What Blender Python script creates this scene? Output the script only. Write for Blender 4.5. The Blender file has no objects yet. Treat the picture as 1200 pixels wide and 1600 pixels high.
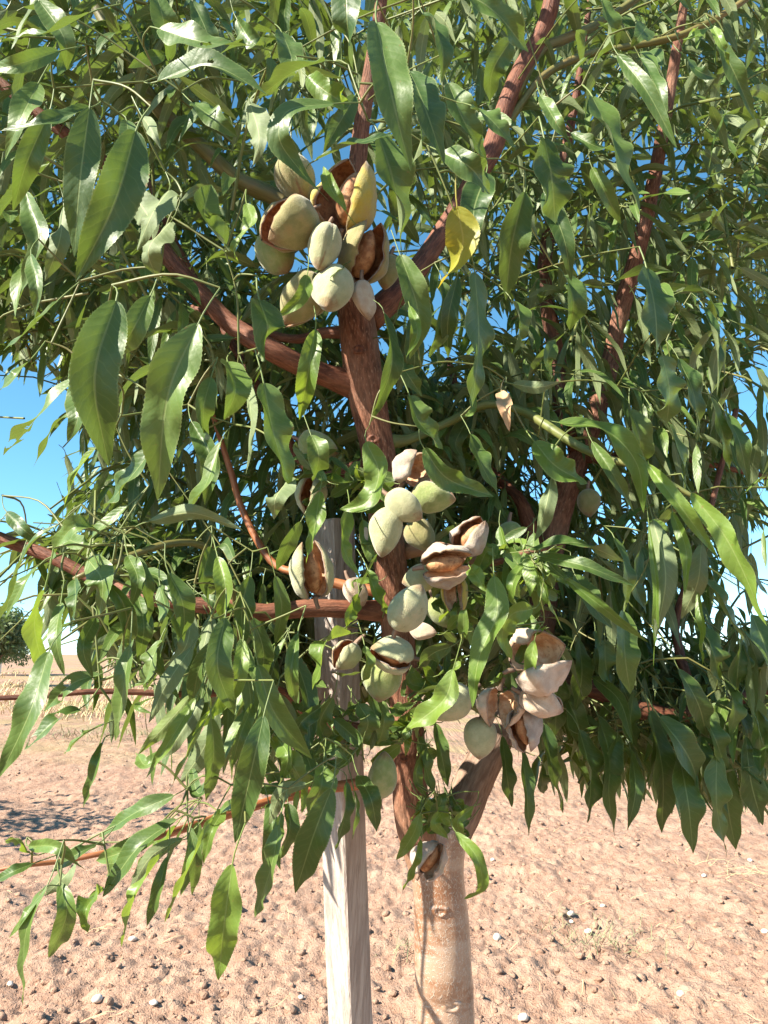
import bpy, math, random
import numpy as np
from mathutils import Vector, noise as mnoise

rng = np.random.default_rng(7)
random.seed(7)
S = bpy.context.scene
COL = S.collection
R = math.radians

# ------------------------------------------------------------------ camera
F_PX = 1209.0
CAM_H = 1.3
PITCH = R(11.7)
cam_d = bpy.data.cameras.new('camera')
cam = bpy.data.objects.new('camera', cam_d); COL.objects.link(cam)
cam_d.sensor_fit = 'VERTICAL'; cam_d.sensor_height = 24.0
cam_d.lens = 24.0 * F_PX / 1600.0
cam_d.clip_start = 0.02; cam_d.clip_end = 9000
cam.location = (0, 0, CAM_H); cam.rotation_euler = (R(90) + PITCH, 0, 0)
S.camera = cam
S.render.resolution_x = 768; S.render.resolution_y = 1024

# ------------------------------------------------------------------ sky and sun
SUN_EL, SUN_AZ = R(38), R(60)          # azimuth: to the left of straight behind the camera
SUN = np.array([-math.sin(SUN_AZ) * math.cos(SUN_EL), -math.cos(SUN_AZ) * math.cos(SUN_EL), math.sin(SUN_EL)])
world = bpy.data.worlds.new('World'); S.world = world; world.use_nodes = True
wn = world.node_tree.nodes; wl = world.node_tree.links
bg = wn['Background']
sky = wn.new('ShaderNodeTexSky'); sky.sky_type = 'NISHITA'; sky.sun_disc = False
sky.sun_elevation = SUN_EL; sky.sun_rotation = math.atan2(SUN[0], SUN[1])
sky.altitude = 2500; sky.air_density = 1.0; sky.dust_density = 0.0; sky.ozone_density = 3.0
hs = wn.new('ShaderNodeHueSaturation'); hs.inputs['Hue'].default_value = 0.478; hs.inputs['Saturation'].default_value = 1.13
wl.new(sky.outputs[0], hs.inputs['Color']); wl.new(hs.outputs[0], bg.inputs[0]); bg.inputs[1].default_value = 0.088
sun_d = bpy.data.lights.new('sun', 'SUN'); sun_d.energy = 5.0; sun_d.angle = R(0.53); sun_d.color = (1.0, 0.92, 0.79)
sun = bpy.data.objects.new('sun', sun_d); COL.objects.link(sun)
sun.rotation_euler = Vector(SUN).to_track_quat('Z', 'Y').to_euler()
sun.location = (-3, -2, 4)
vs = S.view_settings
vs.view_transform = 'Standard'; vs.look = 'None'; vs.gamma = 1.0; vs.exposure = 1.78; vs.use_curve_mapping = False
S.cycles.max_bounces = 8; S.cycles.transmission_bounces = 4; S.cycles.diffuse_bounces = 4
S.cycles.use_denoising = True

# ------------------------------------------------------------------ helpers
CP, SP = math.cos(PITCH), math.sin(PITCH)
def P(px, py, d):
    xc = (px - 600) / F_PX * d; yc = (800 - py) / F_PX * d
    return np.array([xc, d * CP - yc * SP, CAM_H + yc * CP + d * SP])
def proj(p):
    q = np.asarray(p) - np.array([0, 0, CAM_H])
    d = q[..., 1] * CP + q[..., 2] * SP
    yc = -q[..., 1] * SP + q[..., 2] * CP
    dd = np.where(np.abs(d) < 1e-4, 1e-4, d)
    return 600 + q[..., 0] / dd * F_PX, 800 - yc / dd * F_PX, d
def unit(v):
    v = np.asarray(v, float); n = np.linalg.norm(v, axis=-1, keepdims=True)
    return v / np.maximum(n, 1e-9)
RIGHT = np.array([1., 0, 0]); UPC = np.array([0, -SP, CP]); FWD = np.array([0, CP, SP])

def tag(o, label=None, cat=None, group=None, kind=None):
    if label: o['label'] = label
    if cat: o['category'] = cat
    if group: o['group'] = group
    if kind: o['kind'] = kind
    return o
def empty(name, loc=(0, 0, 0)):
    o = bpy.data.objects.new(name, None); o.empty_display_size = 0.05
    COL.objects.link(o); o.location = loc; return o
def mesh_obj(name, V, Fq, mats, parent=None, uv=None, attr=None, midx=None, smooth=True, loc=None):
    """V (n,3); Fq list/array of faces (uniform width array or list of lists)"""
    V = np.asarray(V, np.float32)
    if loc is not None: V = V - np.asarray(loc, np.float32)
    me = bpy.data.meshes.new(name)
    if isinstance(Fq, np.ndarray):
        k = Fq.shape[1]; nf = len(Fq)
        me.vertices.add(len(V)); me.vertices.foreach_set('co', V.ravel())
        me.loops.add(nf * k); me.loops.foreach_set('vertex_index', Fq.astype(np.int32).ravel())
        me.polygons.add(nf); me.polygons.foreach_set('loop_start', np.arange(0, nf * k, k, dtype=np.int32))
        me.update(calc_edges=True)
        li = Fq.ravel()
    else:
        me.from_pydata(V.tolist(), [], Fq); me.update()
        li = np.array([i for f in Fq for i in f])
    if uv is not None:
        ul = me.uv_layers.new(name='UVMap')
        ul.data.foreach_set('uv', np.asarray(uv, np.float32)[li].ravel())
    if attr is not None:
        a = me.attributes.new('lv', 'FLOAT', 'POINT'); a.data.foreach_set('value', np.asarray(attr, np.float32))
    if smooth: me.polygons.foreach_set('use_smooth', np.ones(len(me.polygons), bool))
    for m in (mats if isinstance(mats, (list, tuple)) else [mats]): me.materials.append(m)
    if midx is not None: me.polygons.foreach_set('material_index', np.asarray(midx, np.int32))
    me.update()
    o = bpy.data.objects.new(name, me); COL.objects.link(o)
    if loc is not None: o.location = loc
    if parent is not None: o.parent = parent
    return o

def spline(pts, n):
    """Catmull-Rom through pts (k,m), n samples evenly by arc length"""
    pts = np.asarray(pts, float)
    if len(pts) == 2:
        t = np.linspace(0, 1, n)[:, None]; return pts[0] * (1 - t) + pts[1] * t
    q = np.vstack([2 * pts[0] - pts[1], pts, 2 * pts[-1] - pts[-2]])
    out = []
    m = 14
    for i in range(1, len(q) - 2):
        t = np.linspace(0, 1, m, endpoint=False)[:, None]
        a, b, c, d = q[i - 1], q[i], q[i + 1], q[i + 2]
        out.append(.5 * (2 * b + (c - a) * t + (2 * a - 5 * b + 4 * c - d) * t**2 + (3 * b - a - 3 * c + d) * t**3))
    out = np.vstack(out + [q[-2][None]])
    L = np.concatenate([[0], np.cumsum(np.linalg.norm(np.diff(out[:, :3], axis=0), axis=1))])
    s = np.linspace(0, L[-1], n)
    return np.stack([np.interp(s, L, out[:, k]) for k in range(out.shape[1])], 1)

def vnoise(P3, seed=0):
    """vectorised 3-D value noise in -1..1"""
    P3 = np.asarray(P3, float); i = np.floor(P3).astype(np.int64); f = P3 - i; f = f * f * (3 - 2 * f)
    def h(ix, iy, iz):
        n = (ix * 374761393 + iy * 668265263 + iz * 2147483647 + seed * 974711) & 0xFFFFFFFF
        n = ((n ^ (n >> 13)) * 1274126177) & 0xFFFFFFFF
        n = ((n ^ (n >> 15)) * 2246822519) & 0xFFFFFFFF
        return ((n ^ (n >> 16)) & 0xFFFF) / 32767.5 - 1
    r = 0
    for dx in (0, 1):
        for dy in (0, 1):
            for dz in (0, 1):
                w = (f[..., 0] if dx else 1 - f[..., 0]) * (f[..., 1] if dy else 1 - f[..., 1]) * (f[..., 2] if dz else 1 - f[..., 2])
                r = r + w * h(i[..., 0] + dx, i[..., 1] + dy, i[..., 2] + dz)
    return r

# ------------------------------------------------------------------ materials
class NT:
    def __init__(self, name):
        self.m = bpy.data.materials.new(name); self.m.use_nodes = True
        self.t = self.m.node_tree; self.t.nodes.clear()
        self.out = self.n('ShaderNodeOutputMaterial')
    def n(self, typ, **kw):
        nd = self.t.nodes.new(typ)
        for k, v in kw.items(): setattr(nd, k, v)
        return nd
    def link(self, a, b): self.t.links.new(a, b)
    def setin(self, nd, key, v):
        if hasattr(v, 'is_output') or isinstance(v, bpy.types.NodeSocket): self.link(v, nd.inputs[key])
        else: nd.inputs[key].default_value = v
    def math(self, op, a, b=0.0, c=None, clamp=False):
        nd = self.n('ShaderNodeMath', operation=op, use_clamp=clamp)
        self.setin(nd, 0, a); self.setin(nd, 1, b)
        if c is not None: self.setin(nd, 2, c)
        return nd.outputs[0]
    def mix(self, f, a, b):
        nd = self.n('ShaderNodeMix', data_type='RGBA')
        self.setin(nd, 0, f)
        self.setin(nd, 6, a if not isinstance(a, tuple) else a + (1,)); self.setin(nd, 7, b if not isinstance(b, tuple) else b + (1,))
        return nd.outputs[2]
    def noise(self, vec, scale, detail=3, rough=0.55):
        nd = self.n('ShaderNodeTexNoise'); self.setin(nd, 'Vector', vec) if vec is not None else None
        nd.inputs['Scale'].default_value = scale; nd.inputs['Detail'].default_value = detail; nd.inputs['Roughness'].default_value = rough
        return nd.outputs[0]
    def mapr(self, v, a, b, c=0.0, d=1.0):
        nd = self.n('ShaderNodeMapRange', interpolation_type='SMOOTHSTEP')
        self.setin(nd, 0, v); nd.inputs[1].default_value = a; nd.inputs[2].default_value = b
        nd.inputs[3].default_value = c; nd.inputs[4].default_value = d
        return nd.outputs[0]
    def scalevec(self, vec, s):
        nd = self.n('ShaderNodeMapping'); self.setin(nd, 0, vec); nd.inputs['Scale'].default_value = s; return nd.outputs[0]
    def bump(self, h, strength, dist, normal=None):
        nd = self.n('ShaderNodeBump'); nd.inputs['Strength'].default_value = strength; nd.inputs['Distance'].default_value = dist
        self.setin(nd, 'Height', h)
        if normal is not None: self.link(normal, nd.inputs['Normal'])
        return nd.outputs[0]
    def pbr(self, col, rough, normal=None, spec=0.5, **kw):
        b = self.n('ShaderNodeBsdfPrincipled'); self.setin(b, 'Base Color', col if not isinstance(col, tuple) else col + (1,))
        self.setin(b, 'Roughness', rough); b.inputs['Specular IOR Level'].default_value = spec
        for k, v in kw.items(): b.inputs[k.replace('_', ' ')].default_value = v
        if normal is not None: self.link(normal, b.inputs['Normal'])
        return b
    def done(self, sh):
        self.link(sh, self.out.inputs[0]); return self.m

def leaf_material(name, dark, light, back, trans, rough=0.38, tf=0.24):
    k = NT(name)
    uv = k.n('ShaderNodeUVMap').outputs[0]
    sp = k.n('ShaderNodeSeparateXYZ'); k.link(uv, sp.inputs[0])
    u = sp.outputs[0]; vv = k.math('MULTIPLY', k.math('ABSOLUTE', k.math('SUBTRACT', sp.outputs[1], 0.5)), 2.0)
    at = k.n('ShaderNodeAttribute', attribute_name='lv'); lv = at.outputs['Fac']
    tc = k.n('ShaderNodeTexCoord').outputs['Object']
    mot = k.noise(tc, 90, 3)
    base = k.mix(k.math('ADD', k.math('MULTIPLY', lv, 0.75), k.math('MULTIPLY', mot, 0.4), clamp=True), dark, light)
    rib = k.mapr(vv, 0.02, 0.07, 1, 0)
    ph = k.math('SUBTRACT', k.math('MULTIPLY', u, 13.0), k.math('MULTIPLY', vv, 1.6))
    ph = k.math('ADD', ph, k.math('MULTIPLY', k.noise(tc, 60, 2), 1.1))
    tri = k.math('ABSOLUTE', k.math('SUBTRACT', k.math('FRACT', ph), 0.5))
    vein = k.mapr(tri, 0.0, 0.10, 1, 0)
    edge = k.mapr(vv, 0.90, 0.97)
    pale = k.mix(0.5, light, (0.34, 0.38, 0.16))
    c = k.mix(k.math('MULTIPLY', vein, 0.13), base, pale)
    c = k.mix(k.math('MULTIPLY', edge, 0.42), c, pale)  # light caught on the leaf rim, put into the colour as a paler margin
    c = k.mix(k.math('MULTIPLY', rib, 0.6), c, pale)
    bl = k.noise(tc, 150, 3, 0.7); blot = k.math('MULTIPLY', k.mapr(k.math('ADD', bl, k.math('MULTIPLY', edge, 0.06)), 0.69, 0.735), 0.8)
    c = k.mix(blot, c, (0.17, 0.085, 0.03))
    dust = k.mapr(k.noise(tc, 35, 4, 0.65), 0.5, 0.72)
    c = k.mix(k.math('MULTIPLY', dust, 0.07), c, (0.30, 0.28, 0.20))
    bf = k.n('ShaderNodeNewGeometry').outputs['Backfacing']
    bk = k.mix(k.math('MULTIPLY', mot, 0.6), back, light)
    bk = k.mix(k.math('MULTIPLY', rib, 0.8), bk, (0.30, 0.34, 0.16))
    bk = k.mix(k.math('MULTIPLY', vein, 0.2), bk, (0.26, 0.30, 0.16))
    col = k.mix(bf, c, bk)
    h = k.math('ADD', k.math('MULTIPLY', k.mapr(tri, 0.0, 0.4, 1, 0), -0.28), k.math('MULTIPLY', rib, -0.6))
    h = k.math('ADD', h, k.math('MULTIPLY', k.noise(tc, 260, 2), 0.8))
    h = k.math('ADD', h, k.math('MULTIPLY', k.noise(tc, 70, 3), 1.6))
    nrm = k.bump(h, 0.24, 0.0012)
    ro = k.math('ADD', k.math('MULTIPLY', bf, 0.22), rough)
    ro = k.math('ADD', ro, k.math('ADD', k.math('MULTIPLY', k.math('SUBTRACT', mot, 0.5), 0.2), k.math('MULTIPLY', dust, 0.12)))
    b = k.pbr(col, ro, nrm, 0.37)
    tr = k.n('ShaderNodeBsdfTranslucent')
    tcol = k.mix(k.math('MULTIPLY', vein, 0.35), trans, (trans[0] * 1.3, trans[1] * 1.2, trans[2] * 1.3))
    k.link(tcol, tr.inputs[0]); k.link(nrm, tr.inputs[1])
    mx = k.n('ShaderNodeMixShader'); mx.inputs[0].default_value = tf
    k.link(b.outputs[0], mx.inputs[1]); k.link(tr.outputs[0], mx.inputs[2])
    return k.done(mx.outputs[0])

M_LEAF = leaf_material('leaf_green', (0.021, 0.053, 0.012), (0.094, 0.150, 0.030), (0.150, 0.180, 0.098), (0.22, 0.33, 0.04), 0.43, 0.18)
M_YOUNG_LIT = leaf_material('leaf_bright', (0.060, 0.115, 0.018), (0.130, 0.200, 0.034), (0.17, 0.21, 0.08), (0.32, 0.45, 0.035), 0.42, 0.27)  # fresh leaves; its brighter green also paints the arching spray as sunlit
M_YELLOW = leaf_material('leaf_yellow', (0.14, 0.20, 0.03), (0.50, 0.36, 0.03), (0.42, 0.30, 0.05), (0.55, 0.42, 0.03), 0.45, 0.3)
M_DRY = leaf_material('leaf_dry', (0.28, 0.14, 0.06), (0.50, 0.32, 0.18), (0.46, 0.32, 0.2), (0.4, 0.22, 0.08), 0.7, 0.15)

def bark_fibre(name, c_dark, c_mid, c_pale, fx=260, fy=26, strength=0.8, rough=0.75, pale_amt=0.5, spec=0.3, foot=False):
    k = NT(name)
    uv = k.n('ShaderNodeUVMap').outputs[0]
    tc = k.n('ShaderNodeTexCoord').outputs['Object']
    f = k.noise(k.scalevec(uv, (fx, fy, 1)), 1.0, 4, 0.6)
    g = k.noise(k.scalevec(uv, (fx * 2.7, fy * 2.2, 1)), 1.0, 3, 0.6)
    big = k.noise(tc, 14, 3)
    c = k.mix(k.mapr(f, 0.35, 0.65), c_dark, c_mid)
    c = k.mix(k.math('MULTIPLY', k.mapr(g, 0.56, 0.70), pale_amt), c, c_pale)
    c = k.mix(k.math('MULTIPLY', k.mapr(big, 0.45, 0.75), 0.35), c, c_pale)
    if foot:                                  # younger tan bark near the fork
        sp = k.n('ShaderNodeSeparateXYZ'); k.link(uv, sp.inputs[0])
        c = k.mix(k.math('MULTIPLY', k.mapr(k.math('ADD', sp.outputs[1], k.math('MULTIPLY', big, 0.12)), 0.08, 0.24, 1, 0), 0.75), c, (0.33, 0.20, 0.125))
    h = k.math('ADD', f, k.math('MULTIPLY', g, 0.5))
    b = k.pbr(c, rough, k.bump(h, strength, 0.0025), spec)
    return k.done(b.outputs[0])
M_LEADER = bark_fibre('bark_red_brown', (0.090, 0.034, 0.019), (0.225, 0.095, 0.054), (0.40, 0.23, 0.15), 300, 52, 1.0, 0.75, 0.8, 0.3, True)
M_REDBR = bark_fibre('bark_branch_red', (0.085, 0.029, 0.016), (0.190, 0.070, 0.038), (0.32, 0.16, 0.095), 300, 48, 0.8, 0.62, 0.55)
M_OLIVE = bark_fibre('bark_olive', (0.085, 0.085, 0.022), (0.15, 0.14, 0.04), (0.24, 0.12, 0.06), 200, 14, 0.2, 0.5, 0.25, 0.4)
M_ORANGE = bark_fibre('bark_orange', (0.20, 0.065, 0.025), (0.34, 0.13, 0.05), (0.42, 0.22, 0.10), 300, 20, 0.25, 0.5, 0.4, 0.4)
M_TWIG = bark_fibre('bark_green_twig', (0.085, 0.11, 0.025), (0.145, 0.165, 0.045), (0.20, 0.12, 0.06), 250, 20, 0.15, 0.5, 0.3, 0.4)
M_GREYBR = bark_fibre('bark_grey_brown', (0.14, 0.082, 0.055), (0.26, 0.175, 0.125), (0.36, 0.28, 0.22), 200, 30, 0.8, 0.8, 0.5)

def trunk_material():
    k = NT('bark_trunk_lenticels')
    uv = k.n('ShaderNodeUVMap').outputs[0]
    tc = k.n('ShaderNodeTexCoord').outputs['Object']
    wob = k.n('ShaderNodeTexNoise'); wob.inputs['Scale'].default_value = 160; k.link(uv, wob.inputs[0])
    add = k.n('ShaderNodeVectorMath', operation='MULTIPLY_ADD')
    k.link(wob.outputs['Color'], add.inputs[0]); add.inputs[1].default_value = (0.006, 0.006, 0); k.link(uv, add.inputs[2])
    vo = k.n('ShaderNodeTexVoronoi', feature='DISTANCE_TO_EDGE'); k.link(k.scalevec(add.outputs[0], (260, 170, 1)), vo.inputs[0]); vo.inputs['Scale'].default_value = 1
    line = k.mapr(vo.outputs[0], 0.02, 0.09, 1, 0)
    brk = k.noise(uv, 230, 2)
    line = k.math('MULTIPLY', line, k.mapr(brk, 0.42, 0.56))
    big = k.noise(k.scalevec(tc, (9, 9, 26)), 1.0, 4)
    band = k.noise(k.scalevec(tc, (3, 3, 60)), 1.0, 3)
    c = k.mix(k.mapr(big, 0.42, 0.58), (0.22, 0.098, 0.045), (0.35, 0.235, 0.160))
    c = k.mix(k.math('MULTIPLY', k.mapr(band, 0.5, 0.75), 0.45), c, (0.40, 0.33, 0.27))
    c = k.mix(k.math('MULTIPLY', line, 0.75), c, (0.46, 0.39, 0.31))
    fine = k.noise(uv, 700, 3)
    h = k.math('ADD', k.math('MULTIPLY', line, 1.0), k.math('ADD', k.math('MULTIPLY', fine, 0.5), big))
    b = k.pbr(c, 0.36, k.bump(h, 0.4, 0.0012), 0.9); b.inputs['Coat Weight'].default_value = 0.35; b.inputs['Coat Roughness'].default_value = 0.3
    return k.done(b.outputs[0])
M_TRUNK = trunk_material()

def wood_material():
    k = NT('weathered_stake_wood')
    tc = k.n('ShaderNodeTexCoord').outputs['Object']
    g1 = k.noise(k.scalevec(tc, (120, 120, 3.0)), 1.0, 5, 0.6)
    g2 = k.noise(k.scalevec(tc, (420, 420, 7)), 1.0, 3, 0.6)
    big = k.noise(k.scalevec(tc, (14, 14, 5)), 1.0, 3)
    c = k.mix(k.mapr(g1, 0.32, 0.68), (0.29, 0.235, 0.20), (0.45, 0.39, 0.34))
    c = k.mix(k.math('MULTIPLY', k.mapr(g2, 0.57, 0.68), 0.5), c, (0.16, 0.12, 0.095))
    c = k.mix(k.math('MULTIPLY', k.mapr(big, 0.5, 0.8), 0.4), c, (0.50, 0.45, 0.40))
    b = k.pbr(c, 0.8, k.bump(k.math('ADD', g1, k.math('MULTIPLY', g2, 0.6)), 0.9, 0.003), 0.25)
    return k.done(b.outputs[0])
M_WOOD = wood_material()

def hull_material(name, a, b_, blush, amt=0.5):
    k = NT(name)
    tc = k.n('ShaderNodeTexCoord').outputs['Object']
    n1 = k.noise(tc, 90, 5); n2 = k.noise(tc, 900, 3); n3 = k.noise(tc, 45, 4)
    c = k.mix(k.mapr(n1, 0.35, 0.65), a, b_)
    c = k.mix(k.math('MULTIPLY', k.mapr(n3, 0.5, 0.72), amt), c, blush)
    c = k.mix(k.math('MULTIPLY', k.mapr(n2, 0.58, 0.72), 0.3), c, tuple(x * 0.5 for x in a))
    at = k.n('ShaderNodeAttribute', attribute_name='lv').outputs['Fac']
    sp_ = k.noise(tc, 140, 4, 0.7)
    dry = k.mapr(k.math('ADD', at, k.math('MULTIPLY', k.math('SUBTRACT', sp_, 0.5), 0.5)), 0.62, 0.95)
    c = k.mix(k.math('MULTIPLY', dry, 0.8), c, (0.20, 0.105, 0.05))
    c = k.mix(k.math('MULTIPLY', k.mapr(sp_, 0.64, 0.72), 0.45), c, (0.22, 0.14, 0.07))
    bs = k.pbr(c, 0.85, k.bump(k.math('ADD', n2, k.math('MULTIPLY', n1, 1.5)), 0.6, 0.0012), 0.2)
    bs.inputs['Sheen Weight'].default_value = 0.35; bs.inputs['Sheen Roughness'].default_value = 0.5
    return k.done(bs.outputs[0])
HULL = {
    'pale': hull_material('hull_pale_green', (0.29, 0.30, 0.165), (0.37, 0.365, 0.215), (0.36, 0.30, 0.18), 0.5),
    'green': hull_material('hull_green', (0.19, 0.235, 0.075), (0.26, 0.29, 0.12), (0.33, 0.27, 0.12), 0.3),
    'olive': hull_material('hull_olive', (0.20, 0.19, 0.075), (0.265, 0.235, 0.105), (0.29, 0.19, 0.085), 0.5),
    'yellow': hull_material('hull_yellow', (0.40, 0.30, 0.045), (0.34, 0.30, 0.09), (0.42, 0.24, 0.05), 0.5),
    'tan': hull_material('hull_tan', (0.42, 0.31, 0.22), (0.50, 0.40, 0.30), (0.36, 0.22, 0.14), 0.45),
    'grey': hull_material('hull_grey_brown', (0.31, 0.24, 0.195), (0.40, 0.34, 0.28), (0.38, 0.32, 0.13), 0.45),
}
def inner_material(name, a, b_, rough=0.6):
    k = NT(name)
    tc = k.n('ShaderNodeTexCoord').outputs['Object']
    n1 = k.noise(tc, 120, 4); n2 = k.noise(k.scalevec(tc, (300, 300, 300)), 1.0, 2)
    c = k.mix(k.mapr(n1, 0.35, 0.65), a, b_)
    c = k.mix(k.math('MULTIPLY', k.mapr(n2, 0.58, 0.68), 0.5), c, tuple(x * 0.4 for x in a))
    return k.done(k.pbr(c, rough, k.bump(k.math('ADD', n1, n2), 0.6, 0.0012), 0.35).outputs[0])
M_INNER = inner_material('hull_inside_brown', (0.20, 0.065, 0.022), (0.38, 0.165, 0.065))
M_INNER_PALE = inner_material('hull_inside_tan', (0.46, 0.25, 0.13), (0.60, 0.42, 0.27))
M_SHELL = inner_material('almond_shell', (0.24, 0.10, 0.04), (0.42, 0.22, 0.10), 0.65)

# ------------------------------------------------------------------ ground
def smooth(x, a, b):
    t = np.clip((x - a) / (b - a), 0, 1); return t * t * (3 - 2 * t)
def terrain(x, y):
    x = np.asarray(x, float); y = np.asarray(y, float)
    s = 1 - smooth(x / np.maximum(y, 0.5), -0.42, 0.25) * 1.25
    far = np.clip(y - 3.5, 0, 160)
    return 0.031 * far * s * smooth(y, 3.5, 12)
def furrow(x, y):
    w = 1 - smooth(np.hypot(x, y), 10, 40)
    p = np.stack([x, y, np.zeros_like(x)], -1)
    h = 0.034 * vnoise(p * 1.1, 1) + 0.022 * vnoise(p * 3.1, 2) + 0.013 * vnoise(p * 7.7, 3)
    b = vnoise(p * 17, 4); h += 0.016 * b
    h += 0.024 * (0.5 - np.abs(vnoise(p * 24, 5))) + 0.012 * (0.5 - np.abs(vnoise(p * 55, 6))) + 0.004 * vnoise(p * 110, 8)
    return h * w
def lines(dense, step, mid, r1, far, r2):
    a = list(np.arange(0, dense, step)); s = step
    while a[-1] < mid: s *= r1; a.append(a[-1] + s)
    while a[-1] < far: s *= r2; a.append(a[-1] + s)
    return np.array(a)
xp = lines(1.7, 0.015, 8, 1.011, 4000, 1.12)
xs = np.concatenate([-xp[:0:-1], xp])
yp = [2.2]
while yp[-1] < 13: yp.append(yp[-1] * 1.0056)
while yp[-1] < 5000: yp.append(yp[-1] * 1.05)
ys = np.concatenate([[-4000, -900, -200, -60, -20, -8, -4, -2, -1, 0, 0.7, 1.2, 1.6, 1.9, 2.05], yp])
GX, GY = np.meshgrid(xs, ys)
GZ = terrain(GX, GY) + furrow(GX, GY)
def gz(x, y):
    """ground height by bilinear lookup in the sheet"""
    x = np.asarray(x, float); y = np.asarray(y, float)
    i = np.clip(np.searchsorted(xs, x) - 1, 0, len(xs) - 2); j = np.clip(np.searchsorted(ys, y) - 1, 0, len(ys) - 2)
    a = (x - xs[i]) / (xs[i + 1] - xs[i]); b = (y - ys[j]) / (ys[j + 1] - ys[j])
    return GZ[j, i] * (1 - a) * (1 - b) + GZ[j, i + 1] * a * (1 - b) + GZ[j + 1, i] * (1 - a) * b + GZ[j + 1, i + 1] * a * b
gi = np.arange(GX.size).reshape(GX.shape)
gf = np.stack([gi[:-1, :-1], gi[:-1, 1:], gi[1:, 1:], gi[1:, :-1]], -1).reshape(-1, 4)
def soil_material(name, far=True):
    k = NT(name)
    geo = k.n('ShaderNodeNewGeometry').outputs['Position']
    n1 = k.noise(geo, 3.0, 5, 0.6); n2 = k.noise(geo, 22, 4, 0.65); n3 = k.noise(geo, 120, 3, 0.6)
    c = k.mix(k.mapr(n2, 0.3, 0.7), (0.250, 0.146, 0.098), (0.345, 0.222, 0.158))
    c = k.mix(k.math('MULTIPLY', k.mapr(n1, 0.4, 0.7), 0.5), c, (0.39, 0.27, 0.195))
    c = k.mix(k.math('MULTIPLY', k.mapr(n3, 0.62, 0.74), 0.5), c, (0.42, 0.33, 0.25))
    if far:
        sp = k.n('ShaderNodeSeparateXYZ'); k.link(geo, sp.inputs[0])
        st = k.noise(k.scalevec(geo, (0.10, 0.34, 0.1)), 1.0, 4, 0.6)
        ds = k.mapr(sp.outputs[1], 7.0, 14.0)
        c = k.mix(k.math('MULTIPLY', k.math('MULTIPLY', ds, k.mapr(st, 0.46, 0.62)), 0.75), c, (0.30, 0.235, 0.115))
        gr = k.noise(k.scalevec(geo, (0.22, 0.5, 0.1)), 1.0, 5, 0.65)
        c = k.mix(k.math('MULTIPLY', k.math('MULTIPLY', ds, k.mapr(gr, 0.56, 0.68)), 0.7), c, (0.13, 0.125, 0.055))
    h = k.math('ADD', n2, k.math('MULTIPLY', n3, 0.5))
    b = k.pbr(c, 0.95, k.bump(h, 0.9, 0.02), 0.15)
    return k.done(b.outputs[0])
M_SOIL = soil_material('ploughed_soil')
M_CLOD = soil_material('soil_clods', False)
ground = mesh_obj('ground', np.stack([GX, GY, GZ], -1).reshape(-1, 3), gf, M_SOIL)
tag(ground, 'bare reddish tan ploughed orchard soil', kind='structure')

def ico(sub):
    import bmesh
    bm = bmesh.new(); bmesh.ops.create_icosphere(bm, subdivisions=sub, radius=1)
    V = np.array([v.co[:] for v in bm.verts]); Fc = np.array([[v.index for v in f.verts] for f in bm.faces]); bm.free()
    return V, Fc
ICO1, ICO2, ICO3 = ico(1), ico(2), ico(3)
def lump(base, seed, amp=0.55, fr=1.9):
    V, Fc = base
    return V * (1 + amp * vnoise(V * fr + seed * 7.3, seed)[:, None] + amp * .5 * vnoise(V * fr * 2.3 + seed * 3.1, seed + 9)[:, None]), Fc
clods = [lump(ICO2, s) for s in range(10)]; small = [lump(ICO1, s + 20) for s in range(6)]
CV, CF, off = [], [], 0
for i in range(10000):
    y = 2.5 * math.exp(rng.random() ** 1.25 * math.log(11 / 2.5)); x = (rng.random() * 2 - 1) * (0.62 * y + 0.4)
    s = 0.0045 + 0.019 * rng.random() ** 6.0
    if s > 0.0115: V, Fc = clods[rng.integers(10)]
    else: V, Fc = small[rng.integers(6)]
    a = rng.random() * 6.28; ca, sa = math.cos(a), math.sin(a)
    Rm = np.array([[ca, -sa, 0], [sa, ca, 0], [0, 0, 1]])
    W = (V * s * np.array([1, rng.uniform(.7, 1.1), rng.uniform(.55, .85)])) @ Rm.T
    z = float(gz(x, y))
    CV.append(W + np.array([x, y, z + s * 0.1])); CF.append(Fc + off); off += len(V)
o = mesh_obj('soil_clods', np.vstack(CV), np.vstack(CF), M_CLOD, smooth=False)
tag(o, 'loose clods of dry reddish tan earth', 'soil', kind='stuff')

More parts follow.
